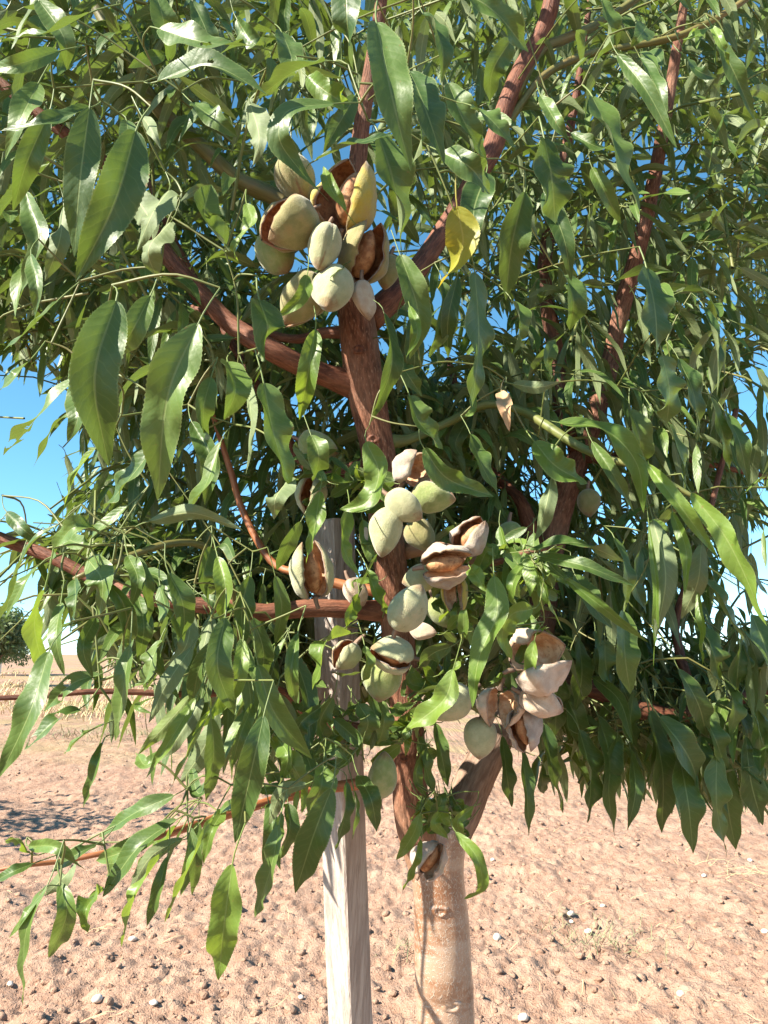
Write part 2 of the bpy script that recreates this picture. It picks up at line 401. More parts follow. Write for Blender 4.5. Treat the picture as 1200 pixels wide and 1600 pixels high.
# ------------------------------------------------------------------ tube builder
def tube(pts, mat, name, parent, ring=16, seg=None, bumpy=0.06, seed=0, cap=True, fr=(3, 30)):
    """pts: (k,4) world xyz + radius"""
    pts = np.asarray(pts, float)
    Ltot = np.linalg.norm(np.diff(pts[:, :3], axis=0), axis=1).sum()
    n = seg or max(6, int(Ltot / 0.012))
    q = spline(pts, n); c = q[:, :3]; r = np.maximum(q[:, 3], 0.0004)
    t = unit(np.gradient(c, axis=0))
    ref = np.array([0.25, 1, 0.1]); N = np.zeros_like(c)
    v = ref - t[0] * ref.dot(t[0]); v = unit(v)
    for i in range(n):
        v = unit(v - t[i] * v.dot(t[i])); N[i] = v
    Bv = np.cross(t, N)
    th = np.linspace(0, 2 * math.pi, ring, endpoint=False)
    s = np.concatenate([[0], np.cumsum(np.linalg.norm(np.diff(c, axis=0), axis=1))])
    A, Sg = np.meshgrid(th, s)
    nz = vnoise(np.stack([np.cos(A) * fr[0], np.sin(A) * fr[0], Sg * fr[1]], -1), seed)
    nz2 = vnoise(np.stack([np.cos(A) * 7, np.sin(A) * 7, Sg * 60], -1), seed + 3)
    rr = r[:, None] * (1 + bumpy * nz + bumpy * .5 * nz2 + (.10 * np.exp(-((Sg * 24 + seed * .37) % 1.0 - .5)**2 / .006) * (ring > 8) * (ring < 21) * (vnoise(np.stack([np.cos(A), np.sin(A), np.floor(Sg * 24)], -1), seed + 7) > 0)))
    V = c[:, None] + rr[..., None] * (np.cos(A)[..., None] * N[:, None] + np.sin(A)[..., None] * Bv[:, None])
    rm = float(r.mean())
    idx = np.arange(n * (ring + 1)).reshape(n, ring + 1)
    V = np.concatenate([V, V[:, :1]], 1).reshape(-1, 3)           # uv seam column
    Sg1, A1 = np.meshgrid(s, np.append(th, 2 * math.pi), indexing='ij')
    UV = np.stack([A1 * rm, Sg1], -1).reshape(-1, 2)
    Fq = np.stack([idx[:-1, :-1], idx[:-1, 1:], idx[1:, 1:], idx[1:, :-1]], -1).reshape(-1, 4).tolist()
    if cap:
        V = np.vstack([V, c[:1], c[-1:]]); UV = np.vstack([UV, [[0, 0]], [[0, s[-1]]]])
        a, b = len(V) - 2, len(V) - 1
        for j in range(ring):
            Fq.append([int(idx[0, j + 1]), int(idx[0, j]), a]); Fq.append([int(idx[-1, j]), int(idx[-1, j + 1]), b])
    return V, Fq, UV
def branch(name, spec, mat, parent, ring=16, bumpy=0.06, seed=0, extra=None):
    """spec rows: px, py, depth, width in px"""
    pts = [list(P(a, b, d)) + [w * 0.5 * d / F_PX] for a, b, d, w in spec]
    if extra: pts = extra + pts
    V, Fq, UV = tube(pts, mat, name, parent, ring, None, bumpy, seed)
    return mesh_obj(name, V, Fq, mat, parent, UV), pts

# ------------------------------------------------------------------ the almond tree: wood
TREE = empty('almond_tree', (0.08, 1.14, 0.0))
tag(TREE, 'young almond tree with drooping green leaves, red-brown limbs and tan trunk', 'tree')
bpy.context.view_layer.update()
TINV = np.array(TREE.location)
class _T: pass
def tmesh(name, V, Fq, mat, uv=None, attr=None, midx=None, parent=None):
    o = mesh_obj(name, np.asarray(V) - TINV, Fq, mat, None, uv, attr, midx)
    o.parent = parent or TREE
    return o
WOOD = []      # (px,py,d,halfwidth) samples kept clear of loose leaves in front
def tbranch(name, spec, mat, ring=16, bumpy=0.06, seed=0, extra=None, clear=True, fr=(3, 30)):
    pts = [list(P(a, b, d)) + [w * 0.5 * d / F_PX] for a, b, d, w in spec]
    if extra: pts = extra + pts
    V, Fq, UV = tube(pts, mat, name, None, ring, None, bumpy, seed, fr=fr)
    if clear:
        for q in spline(np.array(spec, float), 30): WOOD.append((q[0], q[1], q[2], q[3] * .5, .9 if ring > 30 else .45))
    return tmesh(name, V, Fq, mat, UV)

zb = P(695, 1600, 1.0)
trunk = tbranch('trunk', [(696, 1600, 1.0, 92), (693, 1520, 1.0, 90), (690, 1440, 1.005, 86), (684, 1370, 1.01, 82), (682, 1320, 1.02, 90), (688, 1280, 1.03, 84), (694, 1255, 1.035, 56)],
                M_TRUNK, 40, 0.03, 1, extra=[[zb[0] + .004, zb[1] + .01, -0.05, .060], [zb[0] + .004, zb[1] + .01, 0.06, .050], [zb[0] + .003, zb[1] + .005, 0.45, .042]], fr=(2, 18))
tbranch('branch', [(678, 1390, 1.015, 58), (664, 1330, 1.01, 66), (648, 1280, 1.0, 62), (640, 1230, .995, 54), (638, 1150, .99, 50), (628, 1050, .985, 50), (618, 950, .98, 52), (606, 850, .97, 52), (598, 760, .965, 54),
         (588, 690, .96, 54), (572, 610, .955, 58), (560, 520, .95, 58), (552, 450, .95, 50), (550, 380, .95, 38), (556, 290, .95, 30), (566, 190, .95, 25), (582, 90, .95, 22), (596, 0, .95, 19), (612, -160, .96, 12)],
        M_LEADER, 36, 0.05, 2, fr=(2.5, 14))
tbranch('branch', [(690, 1350, 1.03, 50), (720, 1275, 1.04, 60), (740, 1222, 1.06, 60), (772, 1155, 1.085, 56), (806, 1098, 1.11, 50), (826, 1045, 1.135, 46)], M_GREYBR, 26, 0.06, 33)
tbranch('branch', [(800, 1105, 1.11, 46), (840, 1000, 1.15, 46), (856, 880, 1.18, 42), (880, 780, 1.2, 40), (915, 690, 1.22, 33),
         (950, 580, 1.23, 29), (972, 480, 1.23, 27), (1000, 380, 1.22, 25), (1020, 290, 1.22, 22), (1037, 200, 1.22, 20), (1060, 60, 1.22, 15), (1090, -120, 1.22, 9)], M_LEADER, 26, 0.05, 3)
tbranch('branch', [(575, 500, .965, 44), (618, 460, .98, 40), (660, 410, 1.0, 32), (700, 350, 1.02, 31), (735, 290, 1.03, 30), (768, 235, 1.05, 32), (790, 165, 1.07, 28), (815, 110, 1.09, 30), (845, 55, 1.1, 26), (862, 0, 1.1, 26), (880, -120, 1.1, 18)], M_REDBR, 22, 0.05, 4)
tbranch('branch', [(560, 605, .96, 46), (525, 592, .95, 38), (480, 575, .93, 34), (420, 545, .91, 34), (362, 508, .92, 29), (310, 455, .93, 28), (262, 400, .94, 26), (228, 340, .95, 25), (180, 270, .95, 22), (110, 215, .95, 20), (50, 170, .95, 18), (-60, 80, .95, 13)], M_REDBR, 20, 0.04, 5)
tbranch('branch', [(548, 400, .955, 30), (490, 345, .94, 30), (430, 308, .94, 27), (370, 280, .94, 25), (310, 225, .94, 24), (250, 172, .94, 24), (205, 105, .94, 21), (160, 30, .95, 18), (120, -60, .95, 13)], M_OLIVE, 18, 0.04, 6, clear=False)
tbranch('branch', [(625, 955, .99, 40), (585, 955, .975, 32), (540, 952, .96, 28), (480, 950, .95, 28), (420, 957, .94, 27), (360, 950, .93, 27), (300, 944, .92, 24), (235, 935, .92, 22), (150, 905, .95, 20), (75, 868, .96, 20), (0, 842, .97, 20), (-120, 800, .97, 15)], M_REDBR, 18, 0.05, 7)
tbranch('branch', [(640, 1160, .99, 24), (560, 1140, 1.0, 20), (490, 1118, 1.0, 18), (440, 1082, .98, 16), (385, 1078, .93, 15), (300, 1085, .88, 11), (160, 1080, .84, 9), (60, 1088, .82, 9), (-40, 1092, .8, 7)], M_REDBR, 12, 0.05, 8)
tbranch('branch', [(640, 1215, .99, 22), (560, 1225, 1.03, 18), (490, 1235, 1.02, 16), (430, 1250, .98, 15), (340, 1278, .91, 14), (265, 1302, .83, 12), (180, 1328, .74, 9), (100, 1345, .72, 8), (40, 1352, .7, 7), (-20, 1362, .7, 6)], M_ORANGE, 12, 0.03, 9)
tbranch('branch', [(835, 1060, 1.13, 40), (880, 1068, 1.1, 32), (940, 1080, 1.08, 30), (985, 1105, 1.07, 30), (1060, 1118, 1.07, 26), (1130, 1098, 1.08, 24), (1190, 1082, 1.1, 16), (1300, 1050, 1.12, 12)], M_REDBR, 18, 0.06, 10, clear=False)
tbranch('branch', [(905, 705, 1.21, 30), (880, 640, 1.25, 28), (870, 560, 1.28, 26), (858, 490, 1.3, 24), (850, 420, 1.32, 22), (870, 300, 1.35, 18), (900, 150, 1.35, 12), (930, -60, 1.35, 8)], M_REDBR, 16, 0.05, 11, clear=False)
tbranch('branch', [(915, 712, 1.2, 26), (980, 716, 1.25, 14), (1060, 718, 1.28, 11), (1130, 730, 1.3, 9), (1200, 745, 1.3, 8), (1320, 760, 1.24, 7)], M_REDBR, 14, 0.05, 12, clear=False)
tbranch('branch', [(605, 690, .965, 26), (640, 686, .99, 17), (700, 660, 1.02, 14), (760, 632, 1.0, 14), (815, 642, .97, 13), (850, 662, .93, 15), (900, 695, .9, 14), (945, 715, .88, 12), (1010, 735, .86, 9), (1090, 780, .84, 7)], M_TWIG, 12, 0.04, 13)
tbranch('branch', [(635, 862, .975, 26), (665, 856, .96, 24), (700, 860, .94, 22), (732, 872, .92, 18), (770, 880, .9, 11), (815, 865, .88, 10), (860, 855, .87, 7)], M_LEADER, 14, 0.06, 14)
tbranch('branch', [(600, 925, .98, 20), (540, 915, .99, 17), (480, 898, 1.0, 14), (425, 878, 1.02, 12), (380, 800, 1.05, 11), (360, 735, 1.06, 10), (330, 640, 1.08, 8)], M_ORANGE, 10, 0.04, 15)
tbranch('branch', [(590, 720, .97, 24), (540, 735, 1.02, 20), (500, 745, 1.05, 20), (450, 690, 1.1, 18), (400, 600, 1.15, 15), (330, 480, 1.2, 12), (260, 350, 1.22, 9), (200, 200, 1.25, 6)], M_REDBR, 12, 0.05, 16)
tbranch('branch', [(560, 520, .955, 26), (510, 520, .97, 18), (460, 530, 1.0, 14), (400, 515, 1.04, 12), (300, 480, 1.08, 8)], M_REDBR, 12, 0.05, 17)
tbranch('branch', [(800, 152, 1.08, 26), (840, 82, 1.1, 17), (880, 62, 1.12, 16), (930, 40, 1.14, 14), (985, 5, 1.15, 12), (1040, -40, 1.16, 9)], M_OLIVE, 14, 0.03, 18, clear=False)
tbranch('branch', [(770, 220, 1.06, 24), (812, 165, 1.08, 13), (850, 118, 1.09, 12), (910, 88, 1.1, 12), (965, 76, 1.1, 11), (1040, 62, 1.1, 11), (1085, 46, 1.1, 10), (1150, 10, 1.1, 9), (1230, -50, 1.1, 7)], M_OLIVE, 14, 0.03, 19, clear=False)
tbranch('branch', [(370, 1010, .93, 12), (372, 960, .9, 10), (352, 893, .86, 10), (315, 852, .83, 11), (262, 850, .8, 11), (205, 868, .77, 11), (160, 885, .75, 10), (115, 905, .73, 7)], M_OLIVE, 12, 0.03, 20)
tbranch('branch', [(1085, 1105, 1.08, 20), (1060, 1010, 1.12, 14), (1058, 960, 1.13, 12), (1100, 830, 1.15, 10), (1150, 640, 1.2, 8)], M_REDBR, 12, 0.04, 21)
tbranch('branch', [(848, 905, 1.17, 28), (820, 800, 1.2, 24), (790, 760, 1.25, 20), (740, 700, 1.3, 15), (700, 560, 1.35, 10)], M_REDBR, 12, 0.05, 22)
# knots on the trunk and leader
def knot(px, py, d, rpx, parent, mat, seed, asp=0.75, normal=None):
    c = P(px, py, d); r = rpx * d / F_PX; nn = unit(normal if normal is not None else (-FWD + 0.02 * RIGHT))
    a = unit(np.cross(nn, [0, 0, 1.])); b = np.cross(a, nn)
    V, Fq = [], []; nr, na = 7, 20
    for i in range(nr):
        t = i / (nr - 1)
        for j in range(na):
            th = 2 * math.pi * j / na
            w = 1 + .18 * float(vnoise(np.array([math.cos(th) * 1.5, math.sin(th) * 1.5, seed * 1.0]), seed))
            h = (.55 * math.exp(-((t - .62) / .22)**2) + .25 * (1 - t) * float(vnoise(np.array([math.cos(th) * 3 * t, math.sin(th) * 3 * t, seed * 2.0]), seed)) + .12 * math.sin(th * 3 + seed) * t - .3 * (t > .98)) * 0.3
            V.append(c + a * math.cos(th) * r * t * w + b * math.sin(th) * r * asp * t * w + nn * r * (h - .1))
    for i in range(nr - 1):
        for j in range(na):
            Fq.append([i * na + j, (i + 1) * na + j, (i + 1) * na + (j + 1) % na, i * na + (j + 1) % na])
    V = np.array(V) - TINV
    o = mesh_obj('knot', V, Fq, mat, None, uv=V[:, [0, 2]]); o.parent = parent; return o
knot(688, 1425, 0.971, 17, trunk, M_TRUNK, 1, .6); knot(706, 1573, 0.967, 18, trunk, M_TRUNK, 2, .7)
LEADER = [c for c in TREE.children if c.name.startswith('branch')][0]
knot(561, 546, .925, 10, LEADER, M_REDBR, 3); knot(583, 686, .937, 11, LEADER, M_REDBR, 4); knot(632, 1184, .97, 11, LEADER, M_REDBR, 5, .6)
knot(734, 1475, 1.0, 9, trunk, M_GREYBR, 6, 1, RIGHT)
knot(760, 1228, 1.045, 13, LEADER, M_GREYBR, 7, 1.3, RIGHT * .6 - FWD * .6)

# ------------------------------------------------------------------ wooden stake
def stake():
    top = P(520, 822, 1.13); bot = P(548, 1600, 1.10)
    axis = (bot - top) / (top[2] - bot[2])
    top = top - axis * 0.002
    base = bot + axis * (bot[2] + 0.2)
    n = 60; w = 0.0465
    V, Fq = [], []
    bev = 0.0025
    prof = []
    for sx, sy in ((-1, -1), (1, -1), (1, 1), (-1, 1)):
        for k in ((0, 1), (1, 0)):
            prof.append((sx * (w / 2 - bev * k[0] * (1 if True else 0)), sy * (w / 2 - bev * k[1])))
    # ordered octagon of a square with worn corners
    h = w / 2
    prof = [(-h, -h + bev), (-h + bev, -h), (h - bev, -h), (h, -h + bev), (h, h - bev), (h - bev, h), (-h + bev, h), (-h, h - bev)]
    a = R(45 + 3); ca, sa = math.cos(a), math.sin(a)
    m = len(prof)
    for i in range(n + 1):
        t = i / n; c = base * (1 - t) + top * t
        for j, (x, y) in enumerate(prof):
            k = 1 + 0.035 * float(vnoise(np.array([j * .7, t * 9, 3.]), 5)) + 0.015 * float(vnoise(np.array([j * 1.9, t * 60, 1.]), 6))
            V.append(c + np.array([(x * ca - y * sa) * k, (x * sa + y * ca) * k, 0.004 * (j % 3) * (i == n)]))
    for i in range(n):
        for j in range(m):
            Fq.append([i * m + j, i * m + (j + 1) % m, (i + 1) * m + (j + 1) % m, (i + 1) * m + j])
    Fq.append([n * m + j for j in range(m)]); Fq.append([m - 1 - j for j in range(m)])
    V = np.array(V); b = base * 1.0
    o = mesh_obj('wooden_stake', V, Fq, M_WOOD, loc=b, smooth=False)
    tag(o, 'square weathered wooden support stake standing beside the almond trunk', 'stake')
    for q in np.linspace(0, 1, 40):
        x, y, d = proj(base * (1 - q) + top * q); WOOD.append((float(x), float(y), float(d), 40, .8))
stake()

# ------------------------------------------------------------------ leaves
def leaf_geo(pts, N, W, fold=0.35, twist=0.0, nu=40, nv=6, serr=0.07, wave=0.06, wk=2.5, seed=0, petiole=0.018, holes=None, a=0.58, b=0.86):
    p = spline(pts, nu + 1)
    t = unit(np.gradient(p, axis=0)); s = np.linspace(0, 1, nu + 1)
    N = np.asarray(N, float)
    n = unit(N - t * (t @ N)[:, None])
    # parallel-transport blend keeps curls from flipping
    for i in range(1, nu + 1 if nu > 12 else 1):
        w = n[i - 1] - t[i] * (t[i] @ n[i - 1]); w = unit(w)
        if n[i] @ w < 0.75: n[i] = w
        else: n[i] = unit(0.75 * w + 0.25 * n[i])
    side = np.cross(t, n)
    if twist:
        an = twist * s; c_, s_ = np.cos(an)[:, None], np.sin(an)[:, None]
        n, side = n * c_ + side * s_, side * c_ - n * s_
    f = s**a * (1 - s)**b; f = f / (((a / (a + b))**a) * ((b / (a + b))**b)); f = f * (1 - .22 * np.clip((s - .62) / .38, 0, 1)**1.2)
    v = np.linspace(-1, 1, nv + 1)
    w = W * .5 * f
    ww = np.repeat(w[:, None], nv + 1, 1)
    if serr:
        tooth = 1 - serr * (np.arange(nu + 1) % 2)
        ww[:, 0] *= tooth; ww[:, -1] *= tooth
    r_ = np.random.default_rng(seed); ph = r_.random(4) * 6.28
    fd = (fold * (1 - 0.35 * s))[:, None] * np.where(v > 0, r_.uniform(.6, 1.4), r_.uniform(.6, 1.4))[None, :]
    fd = fd + .22 * np.sin(6.28 * (r_.uniform(.5, 1.1) * s + r_.random()))[:, None] * np.sign(v)[None, :]
    av = np.abs(v)[None, :]
    wv = wave * W * np.where(v[None, :] > 0, np.sin(6.28 * wk * s + ph[0])[:, None], np.sin(6.28 * wk * 1.15 * s + ph[1])[:, None]) * av**1.5 * np.minimum(1, 4 * s * (1 - s))[:, None]
    lat = v[None, :] * ww * np.cos(fd); up = av**0.85 * ww * np.sin(fd) + wv
    V = p[:, None] + side[:, None] * lat[..., None] + n[:, None] * up[..., None]
    UV = np.stack([np.repeat(s[:, None], nv + 1, 1), np.repeat((v * .5 + .5)[None], nu + 1, 0)], -1)
    idx = np.arange((nu + 1) * (nv + 1)).reshape(nu + 1, nv + 1)
    q = np.stack([idx[:-1, :-1], idx[:-1, 1:], idx[1:, 1:], idx[1:, :-1]], -1)
    if holes:
        cu = (s[:-1] + s[1:]) / 2; cv = (v[:-1] + v[1:]) / 2
        keep = np.ones(q.shape[:2], bool)
        for hu, hv, ru, rv in holes: keep &= ((cu[:, None] - hu) / ru)**2 + ((cv[None] - hv) / rv)**2 > 1 + .35 * r_.standard_normal(keep.shape)*.4
        q = q[keep]
    Fq = q.reshape(-1, 4); V = V.reshape(-1, 3); UV = UV.reshape(-1, 2)
    if petiole:
        m = 4; d0 = -t[0]; bend = unit(-n[0] * .4 + np.array([0, 0, 1.]) * .5 + r_.standard_normal(3) * .25)
        pr = max(0.0006, W * .022); rows = []
        for i in range(4):
            k = i / 3; c = p[0] + d0 * petiole * k + bend * petiole * .55 * k * k + t[0] * .002 * (i == 0)
            for a_ in range(m):
                th = a_ * math.pi / 2
                rows.append(c + (side[0] * math.cos(th) + n[0] * math.sin(th)) * pr)
        o = len(V); V = np.vstack([V, rows]); UV = np.vstack([UV, np.tile([[0., .5]], (len(rows), 1))])
        pf = [[o + i * m + j, o + i * m + (j + 1) % m, o + (i + 1) * m + (j + 1) % m, o + (i + 1) * m + j] for i in range(3) for j in range(m)]
        Fq = np.vstack([Fq, np.array(pf)])
    return V, Fq, UV

MODE = {'l': (-.42, -.80, .42), 'd': (.50, -.86, .05), 'h': (-.05, -1, .10), 'u': (.30, .9, .12), 's': (-.75, -.3, .60), 'r': (.8, -.5, .3), 't': (-.25, -.55, .8), 'v': (-.5, .85, .2)}
NLEAF = 0
PET = []
def L(path, w, d, mode='h', mat='g', dt=None, fold=None, twist=0.0, wave=None, holes=None, bow=None):
    """a leaf traced from base to tip through photo points, built at its own depth"""
    global NLEAF
    NLEAF += 1; sd = 1000 + NLEAF; r_ = np.random.default_rng(sd)
    pp = [tuple(map(float, q.split(','))) for q in path.split()]
    if dt is None: dt = r_.uniform(-.035, .03)
    if bow is None: bow = r_.uniform(.008, .026)
    if wave is None: wave = r_.uniform(.10, .20) if mat == 'y' else r_.uniform(.05, .15)
    if twist == 0: twist = r_.uniform(-.55, .55)
    k = len(pp)
    pts = []
    for i, (x, y) in enumerate(pp):
        t = i / (k - 1); pts.append(P(x, y, d + dt * t - bow * math.sin(math.pi * t)))
    if k == 2:                                        # gentle natural bend
        m = (pts[0] + pts[1]) / 2; ln = np.linalg.norm(pts[1] - pts[0])
        m = m + np.array([r_.uniform(-.06, .06), -0.03, 0.07]) * ln; pts = [pts[0], m, pts[1]]
    N = unit(np.array(MODE[mode]) + r_.standard_normal(3) * .10)
    if fold is None: fold = {'h': .65, 'l': .4, 'd': .42, 'u': .4}.get(mode, .45) * r_.uniform(.7, 1.3)
    tv = unit(pts[-1] - pts[0]); nn = unit(N - tv * tv.dot(N)); vw = unit(pts[len(pts) // 2] - np.array([0, 0, CAM_H]))
    W = .85 * w * d / F_PX / min(1, max(.74, abs(nn.dot(vw)) * math.cos(fold)))
    V, Fq, UV = leaf_geo(pts, N, W, fold, twist, 84, 6 if not holes else 12, .045, wave, 2.3, sd, .02, holes)
    PET.append(V[-4:].mean(0))
    m = {'g': M_LEAF, 'y': M_YOUNG_LIT, 'Y': M_YELLOW, 'D': M_DRY}[mat]
    tmesh('leaf', V, Fq, m, UV, np.full(len(V), r_.random()))

# upper left
L('140,168 124,290 116,402', 58, .56, 'd'); L('212,205 178,320 118,440', 70, .53, 'd', fold=.6)
L('248,45 318,66 397,72', 44, .62, 'l', holes=[(.62, .25, .05, .35)], fold=.2); L('245,128 330,104 420,150', 48, .66, 'd', holes=[(.5, -.3, .02, .12)])
L('352,385 320,340 330,288', 64, .68, 'd'); L('385,318 392,350 366,385 372,408', 22, .66, 'l', 'y')
L('265,296 240,330 214,392', 46, .62, 'u'); L('198,188 202,235 193,284', 26, .6, 'd'); L('222,182 238,205 252,234', 20, .6, 'u')
L('142,168 70,192 0,205', 26, .58, 'd'); L('92,80 30,100 -30,112', 26, .62, 'd'); L('60,130 30,190 8,250', 40, .62, 'd')
L('75,180 40,260 20,330', 44, .64, 'd'); L('40,300 60,380 30,470', 36, .7, 'h'); L('100,320 92,380 70,440', 34, .72, 'u'); L('265,95 255,30 240,-20', 40, .7, 'd')
L('300,0 325,60 318,110', 30, .75, 'd'); L('140,20 80,50 10,60', 24, .65, 'l'); L('440,50 455,95 440,140', 40, .75, 'd'); L('60,0 100,60 105,110', 36, .7, 'd')
L('370,30 400,70 430,60', 30, .75, 's'); L('390,160 405,215 395,260', 40, .78, 'u'); L('300,160 340,190 372,215', 34, .72, 'd'); L('205,300 232,340 240,380', 45, .7, 'u')
# top centre
L('540,-45 542,30 552,110', 44, .58, 'l', fold=.25); L('588,35 612,150 642,268', 62, .54, 'h'); L('640,112 668,180 694,258', 54, .57, 'h', fold=.4)
L('590,205 618,300 627,402', 66, .66, 'd'); L('522,162 452,172 436,215 468,265 515,316', 36, .62, 'l', fold=.2, wave=.03)
L('494,250 550,226 618,210', 28, .64, 'l'); L('506,96 460,112 404,152', 42, .68, 't'); L('695,-25 768,15 826,82', 56, .6, 'h')
L('690,238 735,262 766,304', 40, .66, 'l'); L('714,322 722,390 682,455', 52, .68, 'l', 'Y', fold=.25); L('742,168 770,190 805,232', 40, .7, 'd')
L('640,150 660,200 645,255', 44, .63, 'd'); L('660,20 690,70 690,130', 36, .75, 'd'); L('555,150 520,210 505,240', 30, .72, 'd'); L('700,130 725,190 760,250', 44, .8, 'd')
L('480,120 520,150 545,165', 34, .7, 's', 'y'); L('540,330 520,300 505,260', 22, .78, 'l', 'y'); L('480,430 470,465 432,497', 24, .78, 'd', 'y', wave=.1)
# upper right
L('965,85 1012,145 1058,232', 24, .8, 'l'); L('1010,42 1000,55 985,74', 34, .78, 'd', fold=.1); L('850,215 862,280 868,350', 76, .78, 'd', fold=.2)
L('925,150 962,235 1000,332', 60, .82, 'd', fold=.35); L('1112,40 1128,70 1140,104', 14, .85, 'l', 'y'); L('1110,44 1075,60 1092,40', 14, .85, 'l', 'y')
L('845,150 868,190 895,232', 22, .82, 'l'); L('892,208 930,228 967,236', 20, .84, 'l'); L('925,262 945,300 970,350', 30, .85, 'l'); L('1060,80 1090,110 1120,122', 26, .9, 'd')
L('940,0 950,50 930,100', 40, .9, 'd'); L('1000,90 1030,150 1040,220', 26, .88, 'h'); L('1120,60 1150,120 1180,190', 26, .9, 'h'); L('820,300 800,380 790,470', 50, .85, 'd'); L('850,300 880,370 893,440', 36, .85, 'l')
L('760,270 740,330 745,380', 46, .8, 'd'); L('1080,20 1060,-20 1040,-60', 30, .85, 'l'); L('800,60 770,110 765,160', 40, .85, 'd')
# left middle
L('182,470 148,590 170,730', 76, .50, 'd', fold=.65); L('310,505 262,620 246,782', 66, .48, 'h', fold=.5, twist=-.6); L('122,588 65,645 5,712', 44, .55, 'l', holes=[(.55, .4, .05, .5), (.8, -.5, .08, .5), (.72, .7, .05, .4)])
L('118,600 122,650 105,690', 34, .6, 'h'); L('240,700 205,745 158,802', 44, .58, 'l'); L('48,398 58,450 55,505', 24, .6, 'l'); L('235,462 205,520 180,556', 40, .62, 'd')
L('45,565 20,590 -5,615', 22, .6, 'l'); L('405,468 418,515 402,556', 70, .66, 'd', fold=.2); L('355,565 368,610 350,656', 46, .68, 'd'); L('385,592 392,660 384,742', 24, .7, 'u')
L('268,345 232,390 248,440', 44, .62, 'u'); L('90,470 40,520 5,548', 20, .62, 'l'); L('150,655 95,655 52,730', 18, .72, 'l'); L('330,590 318,640 322,700', 34, .75, 'd'); L('300,660 330,720 320,790', 36, .75, 'h')
L('150,700 120,740 100,792', 22, .75, 'l', 'y'); L('200,790 150,830 140,850', 20, .75, 'l'); L('345,690 320,760 275,830', 30, .72, 'l')
# middle
L('493,515 482,580 468,656', 38, .72, 'h', 'y'); L('600,488 612,570 577,663', 30, .8, 'd', wave=.12); L('625,398 640,440 655,500 640,562', 44, .76, 'd', fold=.5); L('640,478 652,520 634,560', 14, .74, 'l', 'y')
L('742,425 748,530 738,636', 70, .68, 'd', fold=.08); L('640,618 655,660 692,702', 46, .78, 'd', fold=.7); L('662,700 700,748 772,776', 36, .76, 'l', fold=.5); L('572,690 592,740 572,785 530,796', 40, .78, 'l', 'y', fold=.4)
L('412,598 428,680 455,762', 62, .62, 'd', fold=.45); L('455,745 432,775 428,812', 40, .64, 'u'); L('740,608 742,640 722,652', 18, .8, 'l'); L('735,678 752,725 780,778', 32, .84, 'd')
L('783,612 790,640 796,674', 22, .82, 'l', 'D', wave=.2); L('486,680 498,715 488,752', 34, .86, 'd'); L('640,500 648,560 640,600', 30, .9, 'd'); L('690,440 690,500 670,560', 40, .85, 'd'); L('715,430 700,500 700,560', 26, .84, 'd')
L('800,470 812,505 800,560', 40, .86, 'd'); L('620,560 640,590 660,620', 26, .9, 'd'); L('545,410 520,430 515,440', 10, .86, 'l')
# right middle; arching spray takes the brighter leaf material to look sunlit
L('1010,418 1024,490 1026,554', 62, .84, 'd', fold=.25); L('1035,555 1046,610 1042,662', 62, .84, 'd', fold=.15); L('872,660 945,672 995,725 1006,802', 40, .80, 'l', 'y', fold=.4)
L('1012,725 1062,790 1122,872', 28, .78, 's', 'y'); L('1080,770 1140,850 1198,978', 34, .76, 's', 'y', fold=.45); L('835,690 868,728 918,756', 46, .82, 'l', 'y', wave=.14); L('862,745 852,795 835,846', 30, .82, 'u')
L('882,430 896,470 890,516', 42, .86, 'd'); L('860,590 855,560 868,530', 30, .9, 'd'); L('800,600 840,605 875,598', 22, .86, 'u'); L('925,690 960,745 990,800', 26, .84, 'l'); L('1110,840 1160,880 1200,930', 22, .8, 'l')
L('1060,560 1085,620 1090,690', 34, .95, 'd'); L('1110,620 1130,680 1140,738', 24, .98, 'd'); L('1130,640 1155,690 1170,760', 26, 1.0, 'd'); L('1100,480 1120,550 1120,620', 26, .95, 'd'); L('985,640 1000,690 995,740', 40, .92, 'd')
L('1020,640 1060,700 1070,770', 40, .95, 'd'); L('960,840 980,900 975,960', 36, .95, 'd')
# left low
L('156,832 112,826 76,882', 30, .60, 'l', fold=.5); L('138,874 160,910 154,966', 42, .62, 'l', 'g', fold=.2); L('117,905 118,945 110,990', 27, .6, 'l'); L('168,908 195,950 199,1018', 34, .6, 'h'); L('62,882 35,915 8,966', 22, .6, 'l')
L('95,942 88,1000 101,1057', 26, .58, 'l'); L('70,920 54,980 75,1067', 30, .57, 's', 'y'); L('76,1018 48,1110 -2,1216', 48, .52, 'h', fold=.4); L('203,1008 192,1080 180,1158', 42, .58, 'l', fold=.3)
L('263,895 286,945 287,1006', 38, .64, 'd'); L('352,965 340,1040 366,1116', 44, .62, 'd'); L('232,815 300,802 379,828', 26, .64, 'u', fold=.6); L('156,1054 110,1070 68,1112', 26, .6, 'l', holes=[(.4, .3, .05, .4), (.6, -.4, .06, .4)])
L('124,1108 85,1128 38,1172', 30, .6, 'h', holes=[(.35, .3, .07, .45), (.85, .3, .08, .6)]); L('166,1130 130,1150 100,1178', 28, .62, 'l'); L('306,1090 270,1150 228,1216', 20, .62, 'l', 'y'); L('326,1118 300,1170 262,1240', 18, .62, 's', 'y')
L('330,1122 334,1180 322,1252', 30, .64, 'd'); L('150,965 130,1010 145,1060', 24, .62, 'd'); L('250,1000 235,1040 225,1080', 36, .66, 'l'); L('215,870 228,920 232,975', 26, .64, 'd'); L('300,1010 260,1070 232,1130', 30, .64, 'u')
